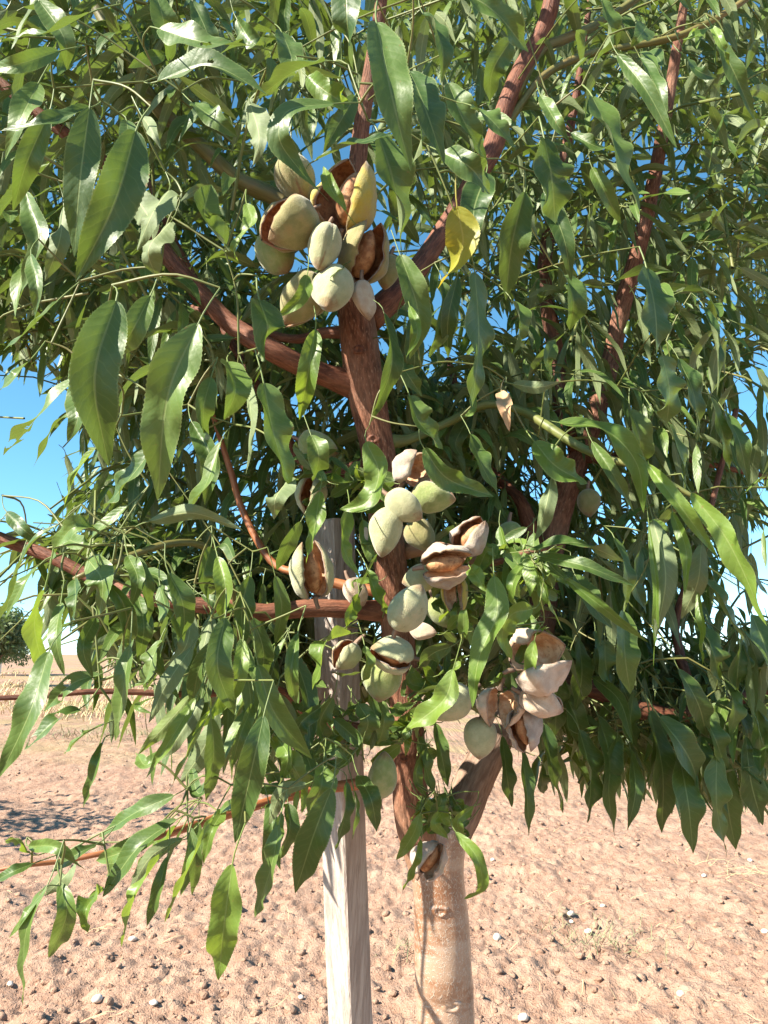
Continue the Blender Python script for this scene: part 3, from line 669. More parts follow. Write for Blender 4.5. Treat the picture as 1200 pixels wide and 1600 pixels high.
L('200,868 215,905 205,950', 24, .65, 'd'); L('240,1090 215,1105 238,1115', 12, .66, 'l'); L('335,1000 310,1050 300,1110', 26, .66, 'h'); L('315,930 345,945 372,958', 20, .85, 'd'); L('390,900 378,950 380,1020', 34, .8, 'd')
L('330,855 318,900 325,950', 30, .8, 'd'); L('10,800 40,830 70,850', 24, .7, 'l'); L('90,820 50,850 20,905', 20, .66, 'l'); L('160,1160 150,1200 130,1262', 20, .6, 'h'); L('215,1180 230,1195 260,1160', 18, .66, 'l')
# lower left shoot
L('272,1243 215,1268 154,1308', 28, .66, 'l'); L('276,1280 215,1325 160,1402', 36, .64, 'l'); L('256,1330 212,1400 190,1480', 26, .62, 's', 'y'); L('262,1338 248,1390 229,1448', 20, .63, 'h'); L('334,1276 296,1355 257,1442', 20, .62, 's', 'y')
L('363,1350 352,1430 341,1532', 46, .56, 'h', 'y', fold=.3); L('74,1384 40,1460 36,1572', 26, .54, 'l', fold=.25); L('66,1390 45,1425 14,1466', 18, .56, 'l'); L('94,1378 104,1430 76,1497', 30, .58, 'd'); L('162,1390 135,1420 138,1458', 30, .6, 'h', 'y')
L('45,1332 30,1310 8,1316', 18, .62, 'l', 'y'); L('50,1350 20,1362 -10,1378', 18, .62, 'l'); L('45,1322 90,1325 135,1360', 20, .62, 'l'); L('150,1320 120,1335 80,1362', 20, .62, 'l'); L('412,1118 396,1190 367,1318', 46, .58, 'h', fold=.4)
L('436,1288 425,1350 398,1434', 40, .64, 'l', fold=.3); L('518,1232 490,1305 461,1396', 50, .66, 'h', fold=.35); L('542,1222 538,1275 524,1328', 26, .72, 'd'); L('560,1212 580,1250 589,1300', 32, .74, 'd'); L('553,1235 556,1270 550,1312', 16, .78, 'd')
L('505,1196 500,1235 478,1275', 42, .74, 'd'); L('656,1272 645,1305 619,1344', 20, .84, 'l', 'y'); L('658,1312 648,1345 629,1392', 16, .85, 'd', 'y'); L('712,1300 745,1340 752,1385 725,1405', 20, .84, 'd', 'y', fold=.4)
L('295,1290 305,1340 300,1400', 20, .66, 'd'); L('285,1310 235,1340 200,1400', 22, .66, 'u'); L('300,1200 312,1240 350,1190', 18, .7, 'l'); L('440,1270 430,1320 438,1360', 22, .7, 'd'); L('340,1270 372,1250 398,1240', 14, .74, 'l')
L('440,1175 460,1200 480,1240', 30, .76, 'u', 'y'); L('425,1100 400,1150 398,1190', 26, .76, 'd'); L('480,1225 440,1240 420,1290', 24, .72, 'u')
# centre low, the bright curled leaves
L('772,900 776,960 748,1030 738,1106', 46, .76, 'l', 'y', wave=.10, fold=.35); L('832,952 800,960 785,995 800,1030', 36, .78, 'd', 'y', wave=.14); L('708,1046 692,1095 628,1145', 36, .77, 'l', 'y', fold=.5); L('705,1010 675,1022 644,1052', 28, .8, 'd')
L('403,1038 428,1112 488,1186', 42, .70, 'd', fold=.45); L('548,990 508,1005 502,1040 488,1078', 34, .8, 's', 'y', wave=.14); L('470,815 450,850 432,892', 26, .8, 'd'); L('500,768 492,820 478,882', 26, .78, 'l', 'y'); L('545,795 535,850 562,905', 26, .82, 'd', 'y', wave=.15)
L('575,890 585,920 605,960', 22, .82, 'd', 'y'); L('560,930 548,960 540,985', 22, .84, 'd', 'y'); L('570,1010 575,1040 562,1072', 20, .8, 'd', 'y'); L('835,1000 830,1050 850,1085', 22, .8, 'l', 'y'); L('735,888 748,905 760,925', 24, .82, 's', 'y', wave=.2)
L('700,985 715,970 730,1000', 20, .84, 'd', 'y', wave=.2); L('500,1105 470,1130 460,1165', 30, .8, 'd', wave=.2); L('520,1090 500,1130 515,1170', 30, .82, 'd', wave=.2); L('560,1100 575,1130 560,1165', 30, .84, 'd', wave=.2); L('595,1095 600,1130 590,1165', 28, .86, 'd', wave=.2)
L('490,1180 520,1170 545,1190', 24, .8, 'l', wave=.2); L('430,1150 450,1180 440,1220', 30, .78, 'l', 'y', wave=.15); L('530,1200 505,1215 490,1240', 20, .8, 'd', 'y'); L('660,1250 690,1275 715,1290', 18, .9, 'd', 'y', wave=.25); L('700,1262 680,1285 700,1310', 18, .88, 'd', 'y', wave=.25)
L('670,1235 690,1250 665,1290', 18, .9, 'd', wave=.25); L('740,1260 715,1285 728,1315', 16, .88, 'd', 'y', wave=.2); L('655,1150 665,1200 680,1250', 24, .95, 'd'); L('680,1130 690,1180 700,1230', 24, .97, 'd'); L('665,1170 650,1210 668,1250', 20, .94, 'd')
for q in ('300,1085 262,1130 215,1180', '318,1090 280,1150 250,1190', '340,1110 318,1170 280,1225', '350,1085 330,1110 300,1150', '395,1100 375,1150 362,1200', '380,1000 372,1060 350,1110', '330,960 318,1010 300,1060', '300,960 290,1010 262,1040',
          '275,1290 250,1330 205,1372', '285,1295 262,1350 240,1400', '310,1285 300,1340 282,1400', '350,1265 330,1300 318,1350', '240,1310 195,1330 150,1345', '222,1318 190,1340 165,1372', '120,1345 100,1370 70,1400', '420,1255 425,1300 412,1360', '450,1255 452,1300 430,1350',
          '215,930 225,980 215,1040', '250,915 262,970 250,1030', '395,965 412,1020 405,1080', '430,900 440,950 430,1010', '340,870 352,920 345,980', '175,880 165,930 172,990', '30,880 20,930 -8,980', '465,990 455,1050 462,1100', '100,840 130,850 165,842', '400,1210 380,1240 350,1260'):
    L(q, 24 + 8 * rng.random(), rng.uniform(.66, .8), 'lhsdu'[int(rng.integers(5))], 'gy'[int(rng.random() < .35)])
# right low
L('826,860 900,848 976,878', 32, .82, 's', fold=.3); L('838,868 915,885 992,916', 26, .83, 'l'); L('878,900 940,948 1013,1004', 18, .82, 's', 'y'); L('898,898 925,945 957,982', 36, .86, 'd'); L('1020,812 1040,900 1024,998', 42, .82, 'u', fold=.4)
L('1096,850 1090,910 1064,968', 36, .84, 'u', fold=.3); L('1014,820 1026,930 1021,1042', 12, .80, 'l', 'y'); L('1090,925 1098,985 1098,1042', 14, .84, 's', 'y'); L('850,880 880,905 890,920', 20, .84, 'l', wave=.2); L('835,885 855,930 880,985', 18, .84, 's', 'y')
L('1050,800 1072,860 1070,930', 20, .82, 'l', 'y'); L('815,880 800,920 810,960', 22, .82, 'l', 'y')
for (x0, y0, x1, y1, w, d) in [(785, 1150, 800, 1262, 30, .98), (815, 1170, 826, 1308, 26, .95), (850, 1130, 880, 1272, 34, .96), (905, 1140, 918, 1286, 48, .95), (935, 1120, 942, 1250, 46, .97), (965, 1150, 960, 1306, 34, .95),
        (985, 1170, 980, 1298, 24, .94), (1015, 1110, 1034, 1302, 46, .93), (1060, 1175, 1083, 1335, 44, .93), (1095, 1150, 1110, 1255, 40, .96), (1120, 1180, 1136, 1340, 44, .92), (1135, 1190, 1150, 1328, 36, .94), (1165, 1150, 1192, 1290, 40, .95),
        (870, 1035, 868, 1150, 40, .98), (905, 1000, 900, 1110, 36, .99), (945, 1000, 962, 1090, 44, .97), (975, 955, 985, 1085, 44, .92), (990, 1080, 1005, 1190, 32, .95), (1020, 1110, 1010, 1230, 40, .97), (1060, 1045, 1105, 1152, 34, .9),
        (1030, 1120, 1095, 1235, 50, .9), (1100, 980, 1122, 1075, 40, .95), (1105, 905, 1165, 1005, 46, .88), (1160, 1000, 1150, 1085, 46, .96), (1130, 1060, 1140, 1150, 40, .96), (1175, 960, 1200, 1100, 50, .86), (1090, 1100, 1135, 1205, 36, .95),
        (1180, 1090, 1190, 1200, 36, .96), (930, 985, 938, 1075, 24, 1.0), (880, 1080, 905, 1190, 34, 1.0), (960, 1040, 1000, 1130, 30, .98), (845, 1190, 850, 1240, 22, 1.0), (1150, 1100, 1160, 1195, 34, 1.0), (1000, 860, 1010, 960, 30, 1.0)]:
    L(f'{x0},{y0} {(x0 + x1) / 2 + rng.uniform(-14, 14):.0f},{(y0 + y1) / 2:.0f} {x1},{y1}', w, d, 'd', fold=rng.uniform(.2, .5))

# ------------------------------------------------------------------ almonds
def prof(u, a=.5, b=.76):
    f = u**a * (1 - u)**b; m = a / (a + b)
    return f / (m**a * (1 - m)**b)
def valve(Lh, A, B, th, sgn, hinge, beak, seed, nu=18, nt=14, warp=0.13):
    """half a hull: thick shell with outer, inner and rim faces"""
    us = np.linspace(0.004, 0.996, nu); ts = np.linspace(0, math.pi, nt)
    U, T = np.meshgrid(us, ts, indexing='ij')
    e1 = .22 * np.abs(vnoise(np.stack([us * 6, us * 0, us * 0 + sgn], -1), seed + 2))[:, None]; e2 = .22 * np.abs(vnoise(np.stack([us * 6, us * 0 + 5, us * 0 + sgn], -1), seed + 2))[:, None]
    T = e1 + T * (math.pi - e1 - e2) / math.pi
    def surf(k, dz):
        r = prof(U)
        a, b = A - k, B - k
        nz = 1 + warp * vnoise(np.stack([U * 3, T * 1.2, np.full_like(U, sgn)], -1), seed) + warp * .5 * vnoise(np.stack([U * 7, T * 3, np.full_like(U, sgn)], -1), seed + 4) - .10 * np.exp(-((np.minimum(T, math.pi - T)) / .16)**2)
        x = a * np.cos(T) * r * nz; y = b * np.sin(T) * r * nz; z = Lh * U * (1 - 2 * dz) + Lh * dz
        return np.stack([x, y * sgn, z], -1)
    O, I = surf(0, 0), surf(th, .03)
    V = np.concatenate([O.reshape(-1, 3), I.reshape(-1, 3)])
    c, s = math.cos(hinge * sgn), math.sin(hinge * sgn)
    x = V[:, 0] + A * .9; y = V[:, 1]
    V[:, 0], V[:, 1] = x * c - y * s - A * .9, x * s + y * c
    c, s = math.cos(beak * sgn), math.sin(beak * sgn)
    y, z = V[:, 1].copy(), V[:, 2].copy(); V[:, 1], V[:, 2] = y * c + z * s, -y * s + z * c
    n = nu * nt; idx = np.arange(n).reshape(nu, nt); Fq, mi = [], []
    for i in range(nu - 1):
        for j in range(nt - 1):
            q = [idx[i, j], idx[i, j + 1], idx[i + 1, j + 1], idx[i + 1, j]]
            Fq.append(q if sgn > 0 else q[::-1]); mi.append(0)
            q2 = [k + n for k in q[::-1]]; Fq.append(q2 if sgn > 0 else q2[::-1]); mi.append(1)
    for i in range(nu - 1):
        for j, fl in ((0, 0), (nt - 1, 1)):
            q = [idx[i, j], idx[i + 1, j], idx[i + 1, j] + n, idx[i, j] + n]
            if fl: q = q[::-1]
            Fq.append(q if sgn > 0 else q[::-1]); mi.append(2)
    Fq = [[int(k) for k in f] for f in Fq]
    return V, Fq, mi
def ovoid(Lh, A, B, seed, seam=True, nu=24, nt=32, warp=.10, a=.5, b=.76):
    us = np.concatenate([[0.002], np.linspace(.02, .985, nu - 2), [.998]]); ts = np.linspace(0, 2 * math.pi, nt, endpoint=False)
    U, T = np.meshgrid(us, ts, indexing='ij')
    r = prof(U, a, b) * (1 + warp * vnoise(np.stack([np.cos(T) * 1.3, np.sin(T) * 1.3, U * 2.5], -1), seed))
    if seam:
        dd = np.abs((T + math.pi) % (2 * math.pi) - math.pi); r *= 1 - .09 * np.exp(-(dd / .13)**2) + .04 * np.exp(-((dd - .35) / .2)**2)
    V = np.stack([A * np.cos(T) * r, B * np.sin(T) * r, Lh * U], -1).reshape(-1, 3)
    idx = np.arange(nu * nt).reshape(nu, nt); Fq = []
    for i in range(nu - 1):
        for j in range(nt): Fq.append([int(idx[i, j]), int(idx[i, (j + 1) % nt]), int(idx[i + 1, (j + 1) % nt]), int(idx[i + 1, j])])
    Fq.append([int(k) for k in idx[0][::-1]]); Fq.append([int(k) for k in idx[-1]])
    return V, Fq
ALM = []
NA = 0
def almond(cx, cy, ang, Lp, Wp, d, label, kind='closed', col='pale', tilt=0.2, roll=0.0, op=0.6, beak=0.0, inner=None, nut=True, halves=2, flat=.86, group=None):
    """cx,cy photo centre; ang: screen direction of the tip (0 right, 90 down); tilt: tip towards the camera; roll: suture turned from the viewer"""
    global NA
    NA += 1; sd = 50 + NA
    a = R(ang); scr = RIGHT * math.cos(a) - UPC * math.sin(a)
    ax = unit(scr * math.cos(tilt) - FWD * math.sin(tilt))
    Lh = Lp * d / F_PX / max(.5, math.cos(tilt)); A = Wp * .5 * d / F_PX; B = A * flat
    c = P(cx, cy, d); b0 = c - ax * Lh * .48
    vw = unit(-c + np.array([0, 0, CAM_H])); e = unit(vw - ax * ax.dot(vw)); f = np.cross(ax, e)
    X = e * math.cos(roll) + f * math.sin(roll); Y = np.cross(ax, X)
    Rm = np.stack([X, Y, ax], 1)
    root = empty('almond_fruit', tuple(b0)); tag(root, label, 'almond', group or 'almonds on the tree')
    def part(name, V, Fq, mats, mi=None, at=None):
        return mesh_obj(name, V @ Rm.T, Fq, mats, root, midx=mi, attr=at)
    inn = M_INNER_PALE if inner == 'pale' else M_INNER
    if kind == 'closed':
        V, Fq = ovoid(Lh, A, B, sd, warp=.3 if col == 'tan' else .12); 
        u = V[:, 2] / Lh; ag = np.abs(np.arctan2(V[:, 1] / B, V[:, 0] / A))
        part('hull', V, Fq, HULL[col], at=np.clip(np.abs(u - .47) * 1.9 - .03, 0, 1) + .35 * np.exp(-(ag / .09)**2))
    else:
        th = .0024
        for sgn in ((1, -1) if halves == 2 else (halves,)):
            V, Fq, mi = valve(Lh, A, B, th, sgn, op * .42 * (1 + .35 * math.sin(sd * sgn)), beak, sd + sgn, warp=.34 if col in ('tan', 'grey') else .15)
            U = np.tile(np.repeat(np.linspace(0, 1, 18), 14), 2); T = np.tile(np.tile(np.linspace(0, 1, 14), 18), 2)
            part('hull_half', V, Fq, [HULL[col], inn, HULL['tan']], mi, np.maximum(np.clip(np.abs(U - .47) * 1.9 - .03, 0, 1), .38 + .5 * (np.minimum(T, 1 - T) < .06)))
        if nut:
            V, Fq = ovoid(Lh * .76, A * .66, B * .56, sd + 9, False, warp=.09, a=.55, b=.7); V[:, 2] += Lh * .08; V[:, 0] -= A * .12
            part('nut', V, Fq, M_SHELL)
    st = [list(-ax * .012 + RIGHT * .002) + [.0022], list(-ax * .004) + [.0026], list(ax * .003) + [.0032]]
    V, Fq, UV = tube(np.array(st), None, '', None, 8, 6, .1, sd); mesh_obj('stalk', V, Fq, M_GREYBR, root, UV)
    ALM.append((cx, cy, d, max(Lp, Wp) * .5))
    return root
# cluster high on the leader
almond(463, 282, 70, 78, 72, .90, 'round olive almond half hidden behind a hanging leaf, topmost left of the upper cluster', col='olive', tilt=.3)
almond(452, 350, 140, 88, 84, .86, 'split olive almond with hollow brown gap facing left in the upper cluster', 'open', 'olive', .35, roll=R(72), op=.75, nut=False)
almond(432, 395, 60, 76, 70, .90, 'plain green almond at the lower left of the upper cluster, under the split one', col='green', tilt=.3, roll=2.5)
almond(506, 386, 100, 78, 60, .85, 'small grey-green almond with a seam down the middle, centre of the upper cluster', tilt=.35, roll=R(-12))
almond(547, 308, -75, 108, 86, .88, 'wide open yellow almond with brown lining and nut at the top of the upper cluster', 'open', 'yellow', .2, roll=R(-28), op=.8, beak=.03)
almond(570, 395, -70, 98, 72, .885, 'split olive almond showing a red-brown nut, right side of the upper cluster', 'open', 'olive', .2, roll=R(22), op=.6, beak=.03)
almond(520, 453, 100, 70, 68, .85, 'round pale green almond at the bottom of the upper cluster above the bark', tilt=.75, roll=2.6, flat=.95)
almond(571, 468, 80, 68, 38, .87, 'small withered tan almond pointing down beside the round pale one', col='tan', tilt=.2, roll=.8, flat=.7)
almond(472, 468, 125, 96, 66, .89, 'olive almond with a dark red open side, lowest left of the upper cluster', 'open', 'olive', .1, roll=R(100), op=.6, nut=False)
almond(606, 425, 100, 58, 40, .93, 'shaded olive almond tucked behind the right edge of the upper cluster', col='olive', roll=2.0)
# cluster on the leader's middle
almond(497, 697, 20, 66, 52, .95, 'green almond behind leaves left of the leader, above the open nut', col='green', roll=2.4)
almond(486, 775, 95, 62, 46, .95, 'pale split almond half hidden by leaves left of the leader', 'open', 'pale', .2, roll=R(30), op=.35, nut=False)
almond(643, 732, -60, 56, 56, .90, 'withered grey-brown almond gaping open at the top of the middle cluster', 'open', 'grey', .3, roll=R(40), op=.8, nut=False, inner='pale')
almond(631, 791, 35, 66, 52, .86, 'pale green almond crossing the leader at the centre of the middle cluster', tilt=.3, roll=2.2)
almond(676, 776, 8, 70, 50, .89, 'green almond pointing right with a brown slit along its underside', 'open', 'green', .15, roll=R(-75), op=.22)
almond(603, 830, 100, 80, 52, .86, 'long pale green almond pointing straight down in the middle cluster', tilt=.15, roll=1.4)
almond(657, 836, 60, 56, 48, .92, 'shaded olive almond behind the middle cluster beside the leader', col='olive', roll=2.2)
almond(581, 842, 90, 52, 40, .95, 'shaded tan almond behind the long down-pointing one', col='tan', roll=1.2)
almond(737, 838, -60, 62, 56, .87, 'grey-brown almond split at the top, perched at the end of the short spur', 'open', 'grey', .3, roll=R(-35), op=.5)
almond(697, 880, -10, 82, 58, .84, 'gaping almond like a bowl with a round nut inside, on the short spur', 'open', 'grey', .1, roll=R(-5), op=.85, inner='pale')
almond(656, 903, 165, 56, 46, .88, 'pale almond pointing left beneath the bowl-like open one', tilt=.1, roll=2.0)
almond(712, 928, 85, 62, 40, .86, 'torn yellowish dry hull hanging below the bowl-like open almond', 'open', 'yellow', .1, roll=R(10), op=.9, nut=False, inner='pale', flat=.6)
almond(489, 892, -95, 92, 60, .88, 'open almond with a tan nut between pale halves on the left branch before the stake', 'open', 'pale', .15, roll=R(18), op=.7, beak=.02, inner='pale')
almond(638, 950, -62, 82, 64, .80, 'large sunlit pale green almond pointing up, on the leader above the cracked one', tilt=.15, roll=2.5)
almond(612, 1022, 195, 68, 58, .81, 'pale almond cracked across its front below the large sunlit one', 'open', 'pale', .35, roll=R(-35), op=.28)
almond(598, 1060, 100, 66, 64, .84, 'yellow-green almond right under the cracked one', col='green', tilt=.4, roll=2.0)
almond(541, 1024, 130, 50, 42, .86, 'small pale almond with a brown hole, left of the cracked one before the stake', 'open', 'pale', .2, roll=R(50), op=.5, nut=False)
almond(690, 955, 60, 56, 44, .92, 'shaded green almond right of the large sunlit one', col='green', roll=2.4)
almond(660, 985, 10, 44, 28, .87, 'small withered tan almond between the large sunlit one and the cracked one', col='tan', roll=1.0, flat=.6)
almond(556, 925, 60, 48, 40, .95, 'small tan almond in the angle between leader and left branch', col='tan', roll=1.3)
# right lower cluster
almond(703, 1098, 150, 76, 62, .86, 'pale greyish almond pointing lower left behind curled leaves, left of the right cluster', tilt=.2, roll=2.6)
almond(842, 1032, -20, 92, 84, .83, 'large gaping almond with tan lining, topmost of the right cluster', 'open', 'tan', .1, roll=R(-40), op=1.0, nut=False, inner='pale')
almond(845, 1095, 22, 72, 52, .84, 'empty tan hull pointing right under the large gaping almond', 'open', 'tan', .1, roll=R(-60), op=.2, nut=False)
almond(818, 1140, 80, 66, 50, .86, 'open almond with a red-brown nut at the lower right of the right cluster', 'open', 'grey', .2, roll=R(15), op=.55)
almond(751, 1152, 95, 64, 52, .87, 'pale green almond pointing down at the bottom of the right cluster', col='pale', tilt=.2, roll=1.7)
almond(778, 1105, 100, 60, 56, .86, 'torn papery tan hull in the middle of the right cluster', 'open', 'tan', .2, roll=R(0), op=1.0, nut=False, inner='pale', flat=.7)
almond(597, 1212, -85, 78, 46, .86, 'yellow-green oval almond hanging left of the leader above the fork', col='green', tilt=.15, roll=1.9)
almond(672, 1342, -60, 62, 48, .93, 'broken pale almond stuck on the trunk just below the fork', 'open', 'grey', .3, roll=R(20), op=.45, inner='pale')
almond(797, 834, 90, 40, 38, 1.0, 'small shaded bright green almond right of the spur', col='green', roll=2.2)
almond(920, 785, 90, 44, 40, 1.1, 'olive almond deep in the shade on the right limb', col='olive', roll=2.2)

# ------------------------------------------------------------------ loose shoots and their leaves
def inside(poly, x, y):
    r = False; j = len(poly) - 1
    for i in range(len(poly)):
        xi, yi = poly[i]; xj, yj = poly[j]
        if (yi > y) != (yj > y) and x < (xj - xi) * (y - yi) / (yj - yi) + xi: r = not r
        j = i
    return r
WINDOWS = [([(-60, 600), (60, 600), (130, 640), (120, 730), (60, 760), (110, 790), (60, 830), (-60, 790)], .8), ([(-60, 905), (60, 905), (50, 1000), (-60, 1010)], .97),
           ([(1145, 570), (1260, 540), (1260, 740), (1150, 720)], .5), ([(1110, 860), (1260, 840), (1260, 940), (1130, 1010)], .5), ([(-400, 1000), (130, 1000), (130, 1300), (-400, 1300)], .93), ([(130, 1000), (360, 1000), (360, 1180), (130, 1180)], .35), ([(-400, 1180), (230, 1180), (230, 2000), (-400, 2000)], 1.0), ([(230, 1230), (500, 1230), (500, 2000), (230, 2000)], 1.0),
           ([(1000, 930), (1090, 930), (1080, 1080), (1010, 1080)], .3), ([(500, 1130), (790, 1130), (790, 2000), (500, 2000)], 1.0)]
CROWN_LOW = [(780, 1235), (900, 1270), (1000, 1290), (1140, 1325), (1260, 1280)]
WD = np.array(WOOD); AL = np.array(ALM)
def allowed(x, y, d):
    if -60 < x < 1260 and y > -60:
        for poly, pr in WINDOWS:
            if inside(poly, x, y) and rng.random() < pr: return False
        if x > 780 and y > np.interp(x, [p[0] for p in CROWN_LOW], [p[1] for p in CROWN_LOW]) - 130 * rng.random() ** 2: return False
        if y > 1240 and x < 780: return False
        q = (AL[:, 2] + .03 > d) & (np.hypot(AL[:, 0] - x, AL[:, 1] - y) < AL[:, 3] + 40)
        if q.any(): return False
        q = (WD[:, 2] + .02 > d) & (np.hypot(WD[:, 0] - x, WD[:, 1] - y) < WD[:, 3] + 14)
        if q.any() and rng.random() < WD[q, 4].max(): return False
    return True
FILL = []        # (score, pts, N, W, kind)
TWV, TWF, TWU, tw_off = [], [], [], 0
AXIS = np.array([0.0, 1.12])
def shoot(c, droop, ln, n, lsize, spread=1.0):
    global tw_off
    out = np.array([c[0] - AXIS[0], c[1] - AXIS[1], 0.0]); out = unit(out + rng.standard_normal(3) * np.array([.5, .5, 0]))
    dr = unit(out * .8 + np.array([0, 0, rng.uniform(.1, .9)]) + rng.standard_normal(3) * .3)
    p0 = c - dr * ln * .5; p1 = c; p2 = c + unit(dr + np.array([0, 0, -droop * .7])) * ln * .5
    ax = spline([p0, p1, p2], n + 1); t = unit(np.gradient(ax, axis=0))
    ok = 0; ph = rng.random() * 6.28
    for i in range(n + 1):
        for rep in range(1 if rng.random() < .6 else 2):
            th = ph + i * 2.4 + rep * 1.3
            e = unit(np.cross(t[i], [0.1, .2, 1.])); f = np.cross(t[i], e)
            rad = e * math.cos(th) + f * math.sin(th)
            ll = lsize * rng.uniform(.6, 1.15); dr0 = unit(rad * .8 + t[i] * .5 + np.array([0, 0, -.25 * droop])); 
            b0 = ax[i] + dr0 * .012
            d1 = unit(dr0 + np.array([0, 0, -droop * rng.uniform(.2, .7)]))
            d2 = unit(d1 + np.array([0, 0, -droop * rng.uniform(.3, 1.0)]) + rng.standard_normal(3) * .15)
            m = b0 + d1 * ll * .5; tp = m + d2 * ll * .5
            x, y, d = proj(np.array([b0, m, tp]))
            if d.min() < .42: continue
            if not all(allowed(float(x[k]), float(y[k]), float(d[k])) for k in range(3)): continue
            N = unit(np.array([0, 0, 1.]) * .55 + rad * .5 + out * .3 + rng.standard_normal(3) * .35)
            W = ll * rng.uniform(.15, .225)
            vis = -30 < x[1] < 1230 and -30 < y[1] < 1600
            FILL.append((W * ll / d[1]**2 if vis else 0, [b0, m, tp], N, W, vis, 0)); ok += 1
    if ok >= 3:
        r0 = rng.uniform(.0016, .0028)
        pts = np.array([list(q) + [r0 * (1 - .6 * k / 2)] for k, q in enumerate((p0, p1, p2))])
        xx, yy, dd = proj(ax)
        if all(allowed(float(a), float(b), float(c_)) or not (0 < a < 1200) for a, b, c_ in zip(xx[::3], yy[::3], dd[::3])):
            V, Fq, UV = tube(pts, None, '', None, 5, 7, .05, 1, cap=False)
            TWV.append(V - TINV); TWF.append(np.array(Fq) + tw_off); TWU.append(UV); tw_off += len(V)
ZONES = [
    ([(-60, -40), (560, -40), (540, 250), (430, 300), (440, 560), (100, 560), (-60, 480)], .85, 1.7, 125, 1.0, .094),
    ([(90, 430), (560, 430), (570, 800), (430, 900), (200, 860), (60, 720)], .98, 1.6, 90, 1.1, .092),
    ([(600, -40), (1260, -40), (1260, 450), (640, 450)], 1.05, 2.1, 165, .85, .09),
    ([(640, 420), (1260, 420), (1260, 700), (1150, 760), (1260, 1000), (1240, 1240), (800, 1200), (770, 900), (690, 600)], 1.03, 1.7, 185, 1.4, .095),
    ([(810, 960), (1250, 960), (1230, 1190), (830, 1170)], .98, 1.4, 46, 1.5, .095),
    ([(-40, 790), (430, 850), (480, 980), (300, 990), (60, 880)], .85, 1.25, 60, 1.1, .09),
    ([(60, 900), (470, 940), (470, 1120), (330, 1130), (150, 1060)], .82, 1.12, 56, 1.4, .105),
    ([(370, 900), (560, 900), (560, 1160), (400, 1170)], 1.02, 1.35, 22, .8, .08),
    ([(420, 560), (830, 560), (820, 1120), (400, 1120), (430, 800)], 1.08, 1.5, 115, .9, .085),
]
for poly, d0, d1, n, droop, ls in ZONES:
    bx = [p[0] for p in poly]; by = [p[1] for p in poly]; k = 0
    while k < n:
        x, y = rng.uniform(min(bx), max(bx)), rng.uniform(min(by), max(by))
        if not inside(poly, x, y): continue
        shoot(P(x, y, rng.uniform(d0, d1)), droop, rng.uniform(.18, .38), int(rng.integers(9, 17)), ls); k += 1
for k in range(85):        # crown beyond the frame: left, above, right
    s = k % 5
    if s < 2: x, y, d = rng.uniform(-520, -40), rng.uniform(-500, 700), rng.uniform(.75, 1.6)
    elif s < 4: x, y, d = rng.uniform(-300, 1300), rng.uniform(-650, -60), rng.uniform(.8, 1.7)
    else: x, y, d = rng.uniform(1260, 1600), rng.uniform(-200, 1100), rng.uniform(.95, 1.6)
    shoot(P(x, y, d), .7, rng.uniform(.2, .4), 13, .09)
def tuft(cx, cy, rx, ry, d0, d1, n, ll, young=.5):
    n = int(n * 1.5)
    """a tuft of short crinkled leaves crowded round a spur"""
    for i in range(n):
        a, q = rng.random() * 6.283, math.sqrt(rng.random()); c = P(cx + rx * q * math.cos(a), cy + ry * q * math.sin(a), rng.uniform(d0, d1))
        dv = unit(rng.standard_normal(3) + np.array([0, -.3, -.25])); l_ = ll * rng.uniform(.6, 1.2)
        e = unit(rng.standard_normal(3)); pts = [c - dv * l_ * .5, c + e * l_ * .10, c + dv * l_ * .35 + e * l_ * .12, c + dv * l_ * .42 - e * l_ * .18]
        FILL.append((0, pts, unit(rng.standard_normal(3) * .6 + np.array([-.2, -.6, .5])), l_ * rng.uniform(.26, .42), True, int(rng.random() < young)))
for a in ((530, 1140, 75, 45, .82, .92, 26, .042, .15), (585, 955, 45, 60, .86, .94, 12, .035, .7), (735, 930, 50, 60, .86, .95, 14, .04, .7), (690, 1272, 42, 34, .92, .97, 30, .026, .35), (555, 860, 35, 65, .88, .95, 12, .05, .3),
          (800, 985, 40, 60, .84, .92, 12, .045, .7), (470, 1190, 55, 40, .80, .9, 14, .045, .4), (500, 740, 40, 60, .90, .97, 12, .045, .3), (690, 1060, 40, 50, .88, .95, 10, .04, .6), (450, 1250, 40, 30, .8, .88, 10, .04, .6),
          (640, 1180, 30, 60, 1.02, 1.1, 14, .05, .1), (690, 690, 60, 60, 1.02, 1.15, 20, .06, .1), (540, 1060, 40, 40, .9, .95, 8, .04, .5), (760, 1010, 55, 80, .80, .9, 16, .055, .8), (575, 780, 40, 60, .88, .94, 10, .05, .6), (640, 1085, 40, 50, .86, .93, 12, .045, .5), (500, 1020, 40, 60, .9, 1.0, 14, .05, .5), (800, 870, 60, 30, .88, .95, 12, .05, .7), (700, 960, 40, 40, .84, .9, 8, .04, .6), (640, 1120, 45, 50, .9, .95, 10, .045, .5), (600, 1150, 50, 30, .88, .95, 10, .045, .3), (790, 900, 40, 50, .82, .88, 8, .05, .8), (850, 905, 40, 30, .86, .92, 10, .05, .7)): tuft(*a)
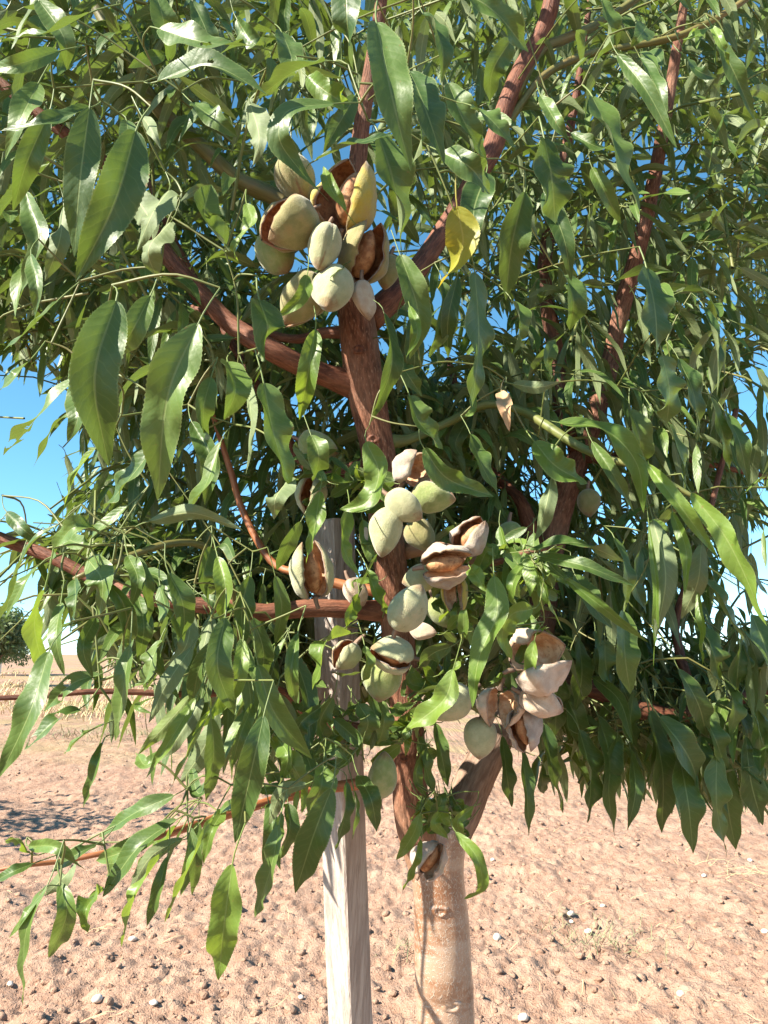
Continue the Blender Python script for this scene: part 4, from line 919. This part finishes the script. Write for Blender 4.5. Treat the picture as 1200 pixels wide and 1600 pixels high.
# thin twigs that carry the near leaves, grown from the closest wood
nodes = [P(x, y, d) for x, y, d, w, _ in WOOD[:-40]]
for e in sorted(PET, key=lambda q: min(np.linalg.norm(np.array(nodes) - q, axis=1))):
    nd = np.array(nodes); ds = np.linalg.norm(nd - e, axis=1); i = int(ds.argmin())
    if ds[i] > .22 or ds[i] < .008: continue
    a = nd[i]; m = (a + e) / 2 + np.array([0, 0, .05]) * ds[i] + rng.standard_normal(3) * .05 * ds[i]
    cx_, cy_, cd_ = proj(spline(np.array([a, m, e]), 8))
    if any(((AL[:, 2] + .05 > c3) & (np.hypot(AL[:, 0] - c1, AL[:, 1] - c2) < AL[:, 3] + 8)).any() for c1, c2, c3 in zip(cx_, cy_, cd_)): continue
    pts = np.array([list(a) + [.0011], list(m) + [.0009], list(e) + [.0007]])
    V, Fq, UV = tube(pts, None, '', None, 6, 9, .05, 1, cap=False)
    TWV.append(V - TINV); TWF.append(np.array(Fq) + tw_off); TWU.append(UV); tw_off += len(V)
    nodes += list(spline(np.array([a, m, e]), 8)[1:])
LIT = np.array([P(*q) for q in ((603, 830, .86), (631, 791, .86), (655, 905, .88), (490, 890, .88), (638, 950, .80), (612, 1022, .81), (598, 1060, .84), (703, 1098, .86), (842, 1032, .83), (845, 1095, .84), (697, 880, .84), (737, 838, .87), (751, 1152, .87),
    (643, 732, .9), (515, 1000, 1.05), (515, 1090, 1.05), (530, 1300, 1.04), (530, 1400, 1.04), (535, 1500, 1.03), (680, 1400, .98), (680, 1480, .97), (680, 1560, .97), (755, 960, .76), (750, 1050, .76), (900, 860, .82), (960, 690, .8), (1060, 790, .78), (1140, 850, .76), (255, 690, .48),
    (640, 190, .55), (620, 1120, .97), (625, 1010, .97), (640, 1250, .98), (575, 740, .78), (720, 755, .76), (870, 725, .82), (1030, 900, .82), (470, 250, .62), (740, 1215, 1.03), (440, 950, .92), (660, 1100, .77), (545, 310, .86), (200, 340, .53), (690, 200, .57))])
def sunlit(m):
    v = m - LIT; t = v @ SUN; d = np.linalg.norm(v - t[:, None] * SUN, axis=1)
    return bool(((t > .04) & (d < .06)).any())
n0 = len(FILL); FILL = [q for q in FILL if not (sunlit(np.mean(q[1], axis=0)) and rng.random() < .9)]
FILL.sort(key=lambda q: -q[0])
n_part = max(0, 296 - NLEAF)
LV, LF, LU, LA, off = [], [], [], [], 0
LM = []
for i, (sc, pts, N, W, vis, mt) in enumerate(FILL):
    if i < n_part:
        V, Fq, UV = leaf_geo(pts, N, W, rng.uniform(.15, .5), rng.uniform(-.5, .5), 24, 4, .07, .06, 2, i)
        tmesh('leaf', V, Fq, M_LEAF, UV, np.full(len(V), rng.random()))
        continue
    V, Fq, UV = leaf_geo(pts, N, W, rng.uniform(.15, .5), rng.uniform(-.5, .5), 12 if vis else 6, 4 if vis else 2, .05, .05, 2, i, .014 if vis else 0)
    LV.append(V - TINV); LF.append(Fq + off); LU.append(UV); LA.append(np.full(len(V), rng.random())); LM.append(np.full(len(Fq), mt)); off += len(V)
fo = mesh_obj('foliage', np.vstack(LV), np.vstack(LF), [M_LEAF, M_YOUNG_LIT], TREE, np.vstack(LU), np.concatenate(LA), np.concatenate(LM)); fo['kind'] = 'stuff'
tw = mesh_obj('twigs', np.vstack(TWV), np.vstack(TWF), M_TWIG, TREE, np.vstack(TWU)); tw['kind'] = 'stuff'
print('leaves traced', NLEAF, 'fill', len(FILL), 'tris', off)

# ------------------------------------------------------------------ other orchard trees
M_FAR = leaf_material('far_foliage', (0.055, 0.085, 0.035), (0.115, 0.150, 0.065), (0.10, 0.13, 0.07), (0.16, 0.26, 0.04), .5, .2)
k_ = NT('white_guard'); M_GUARD = k_.done(k_.pbr((0.72, 0.70, 0.66), 0.6).outputs[0])
def far_tree(seed, hgt, n=5200, lf=.19):
    r_ = np.random.default_rng(seed); root = empty('orchard_tree')
    V, Fq, UV = tube(np.array([[0, 0, -.1, .06], [0.02, 0, .5, .05], [0, .02, .9, .045], [.03, 0, hgt * .75, .02]]), None, '', None, 10, 14, .06, seed)
    mesh_obj('trunk', V, Fq, M_GREYBR, root, UV)
    for j in range(5):
        a = j * 1.26 + r_.random(); e = np.array([math.cos(a), math.sin(a), 0])
        p = np.array([[0, 0, .75], e * .3 + [0, 0, 1.15], e * .65 + [0, 0, hgt * .72]])
        V, Fq, UV = tube(np.column_stack([p, [.03, .02, .008]]), None, '', None, 7, 10, .06, seed)
        mesh_obj('branch', V, Fq, M_GREYBR, root, UV)
    cl = [np.array([r_.normal(0, .5), r_.normal(0, .5), r_.uniform(.9, hgt - .25)]) for _ in range(26)]
    LVs, LFs, LUs, LAs, o_ = [], [], [], [], 0
    for i in range(n):
        c = cl[i % 26] + r_.standard_normal(3) * np.array([.2, .2, .19])
        dv = unit(r_.standard_normal(3) + [0, 0, -.5]); N = unit(r_.standard_normal(3) + [0, 0, .8])
        sd = unit(np.cross(dv, N)); w = lf * .17; ll = lf * r_.uniform(.7, 1.2)
        V = np.array([c, c + dv * ll * .4 + sd * w, c + dv * ll, c + dv * ll * .4 - sd * w])
        LVs.append(V); LFs.append([[o_, o_ + 1, o_ + 2, o_ + 3]]); LUs.append([[0, .5], [.4, .9], [1, .5], [.4, .1]]); LAs.append([r_.random()] * 4); o_ += 4
    mesh_obj('crown', np.vstack(LVs), np.vstack(LFs), M_FAR, root, np.vstack(LUs), np.concatenate(LAs), smooth=False)
    th = np.linspace(0, 6.283, 14, endpoint=False); ring = np.stack([np.cos(th), np.sin(th)], 1) * .085
    V = np.vstack([np.column_stack([ring, np.full(14, z)]) for z in (-.05, .3, .62)]); idx = np.arange(42).reshape(3, 14)
    Fq = [[int(idx[i, j]), int(idx[i, (j + 1) % 14]), int(idx[i + 1, (j + 1) % 14]), int(idx[i + 1, j])] for i in range(2) for j in range(14)]
    mesh_obj('tree_guard', V, Fq, M_GUARD, root)
    return root
def copy_tree(o):
    c = o.copy(); COL.objects.link(c)
    for ch in o.children:
        q = ch.copy(); COL.objects.link(q); q.parent = c
    return c
protos = [far_tree(1, 2.3), far_tree(2, 2.5), far_tree(3, 2.2)]
sparse = far_tree(4, 2.4, 1500, .13)
spots = [(-14.0, 28.5, 1.25, 'leafy orchard tree with white trunk guard at the far left edge'),
         (-9.3, 28.0, 1.3, 'leafy orchard tree seen through the hanging leaves, second from the left edge'),
         (-6.6, 30.0, 1.0, 'leafy orchard tree seen behind the low left twigs, just left of the stake'),
         (10.5, 34.0, 1.0, 'pale distant orchard tree glimpsed between leaves at right, nearest of those there'),
         (13.8, 42.0, 1.0, 'distant orchard tree glimpsed through the right leaves, farther back'),
         (-3.0, 33.0, 1.0, 'distant orchard tree behind the stake and lower leaves'),
         (4.6, 38.0, 1.0, 'distant orchard tree directly behind the almond trunk'),
         (19.0, 40.0, 1.0, 'distant orchard tree at the far right edge behind leaves'),
         (-19.5, 40.0, 1.1, 'distant orchard tree on the rising field behind the left edge tree'),
         (-4.3, 1.3, 1.0, 'neighbouring orchard tree out of frame at left, nearest the almond tree'),
         (-5.6, 5.6, 1.05, 'neighbouring orchard tree out of frame at left casting the middle shadow'),
         (-10.2, 13.0, 1.1, 'neighbouring orchard tree out of frame at left casting the far shadow')]
for i, (x, y, sc, lab) in enumerate(spots):
    o = protos[i] if i < 3 else sparse if i == 9 else copy_tree(sparse if i > 9 else protos[i % 3])
    o.location = (x, y, float(terrain(x, y))); o.rotation_euler = (0, 0, i * 1.7); o.scale = (sc, sc, sc)
    tag(o, lab, 'tree', 'other trees of the orchard')

# ------------------------------------------------------------------ pebbles, straw, weeds
k_ = NT('white_stone'); tc_ = k_.n('ShaderNodeTexCoord').outputs['Object']
M_STONE = k_.done(k_.pbr(k_.mix(k_.noise(tc_, 60, 3), (0.50, 0.43, 0.35), (0.64, 0.57, 0.49)), .8).outputs[0])
def on_ground(px, py):
    lo, hi = 1.0, 200.0
    a = P(px, py, 1.0) - np.array([0, 0, CAM_H]); 
    t = 2.0
    for _ in range(60):
        q = np.array([0, 0, CAM_H]) + a * t
        z = float(gz(q[0], q[1]))
        t += (q[2] - z) / max(.05, -a[2]) * .6
    q = np.array([0, 0, CAM_H]) + a * t
    return q
STONES = [(207, 1470, 12, 'whitish stone on the soil under the low left shoot'), (152, 1565, 16, 'largest whitish stone at the bottom left of the soil'), (16, 1540, 10, 'small whitish stone at the left edge of the soil'),
    (892, 1430, 12, 'upper whitish stone of a touching pair right of the trunk'), (893, 1442, 8, 'lower, smaller whitish stone of a touching pair right of the trunk'), (920, 1458, 11, 'whitish stone just right of and below the touching pair'),
    (777, 1468, 15, 'whitish stone closest to the right side of the trunk'), (942, 1417, 8, 'tiny whitish stone just right of and above the touching pair'), (1064, 1557, 14, 'whitish stone alone at the bottom right of the soil'),
    (1195, 1458, 10, 'whitish stone at the right edge of the soil'), (818, 1594, 16, 'whitish stone at the bottom edge just right of the trunk'), (1172, 1346, 8, 'small whitish stone under the hanging leaves at far right'),
    (240, 1570, 12, 'whitish stone at the bottom left, nearer to the stake'), (1100, 1370, 8, 'small whitish stone under the longest hanging leaves at right'), (470, 1560, 9, 'small whitish stone just left of the stake'), (770, 1345, 8, 'small whitish stone right of the trunk fork')]
sv, sf = [lump(ICO2, 70 + j, .25, 1.3) for j in range(4)], None
for j, (x, y, w, lab) in enumerate(STONES):
    q = on_ground(x, y); dd = np.linalg.norm(q); r = w * .42 * dd / F_PX
    V, Fc = sv[j % 4]
    o = mesh_obj('white_stone', V * r * np.array([1.1, .9, .7]), Fc, M_STONE); o.location = tuple(q + np.array([0, 0, r * .5])); o.rotation_euler = (0, 0, j * 1.3)
    tag(o, lab, 'stone', 'whitish stones on the soil')
k_ = NT('dry_straw'); M_STRAW = k_.done(k_.pbr((0.50, 0.38, 0.20), .7).outputs[0])
k_ = NT('grey_weeds'); M_WEED = k_.done(k_.pbr((0.20, 0.20, 0.10), .7).outputs[0])
def blades(name, spots, mat, lab, cat, up=.15, wid=.0016):
    Vs, Fs, o_ = [], [], 0
    for (x, y, n, rad, ln) in spots:
        c = on_ground(x, y)
        for i in range(n):
            a = rng.random() * 6.283; st = c[:2] + rng.standard_normal(2) * rad; e = np.array([math.cos(a), math.sin(a)])
            l_ = ln * rng.uniform(.4, 1.2); k = 4; bend = rng.uniform(-.6, .6)
            rows = []
            for j in range(k + 1):
                t = j / k; an = a + bend * t; p = st + np.array([math.cos(an), math.sin(an)]) * l_ * t
                z = float(gz(p[0], p[1])) + .008 + up * l_ * math.sin(t * 2.2)
                w = wid * max(1, np.linalg.norm(c) / 6) * (1 - .7 * t); sdv = np.array([-math.sin(an), math.cos(an)])
                rows += [[*(p - sdv * w), z], [*(p + sdv * w), z + .001]]
            Vs.append(np.array(rows)); Fs.append(np.array([[o_ + 2 * j, o_ + 2 * j + 1, o_ + 2 * j + 3, o_ + 2 * j + 2] for j in range(k)])); o_ += len(rows)
    o = mesh_obj(name, np.vstack(Vs), np.vstack(Fs), mat); tag(o, lab, cat, kind='stuff')
sp_ = [(rng.uniform(-20, 1220), 1180 + 420 * rng.random(), 1, .02, .12) for _ in range(140)] + [(1140, 1372, 22, .12, .3), (1050, 1345, 8, .1, .2), (150, 1455, 4, .03, .15), (860, 1305, 6, .1, .2)]
blades('dry_straw', sp_, M_STRAW, 'scattered bits of dry straw lying on the soil', 'straw')
wp_ = [(900, 1475, 60, .12, .12), (960, 1480, 40, .1, .1), (1000, 1465, 30, .15, .1), (640, 1500, 30, .06, .14), (660, 1480, 25, .05, .12), (1170, 1265, 50, .3, .2), (140, 1150, 120, .5, .25), (60, 1155, 80, .5, .25), (230, 1148, 80, .6, .25)]
blades('sparse_weeds', wp_, M_WEED, 'thin greyish weeds growing in the bare soil', 'weeds', .5, .002)
gp_ = [(rng.uniform(-30, 480), rng.uniform(1052, 1125), 26, .5, .3) for _ in range(90)] + [(rng.uniform(900, 1230), rng.uniform(1085, 1150), 20, .5, .3) for _ in range(30)]
blades('dry_grass', gp_, M_STRAW, 'straw coloured dry grass in strips across the far field', 'grass', .7, .003)
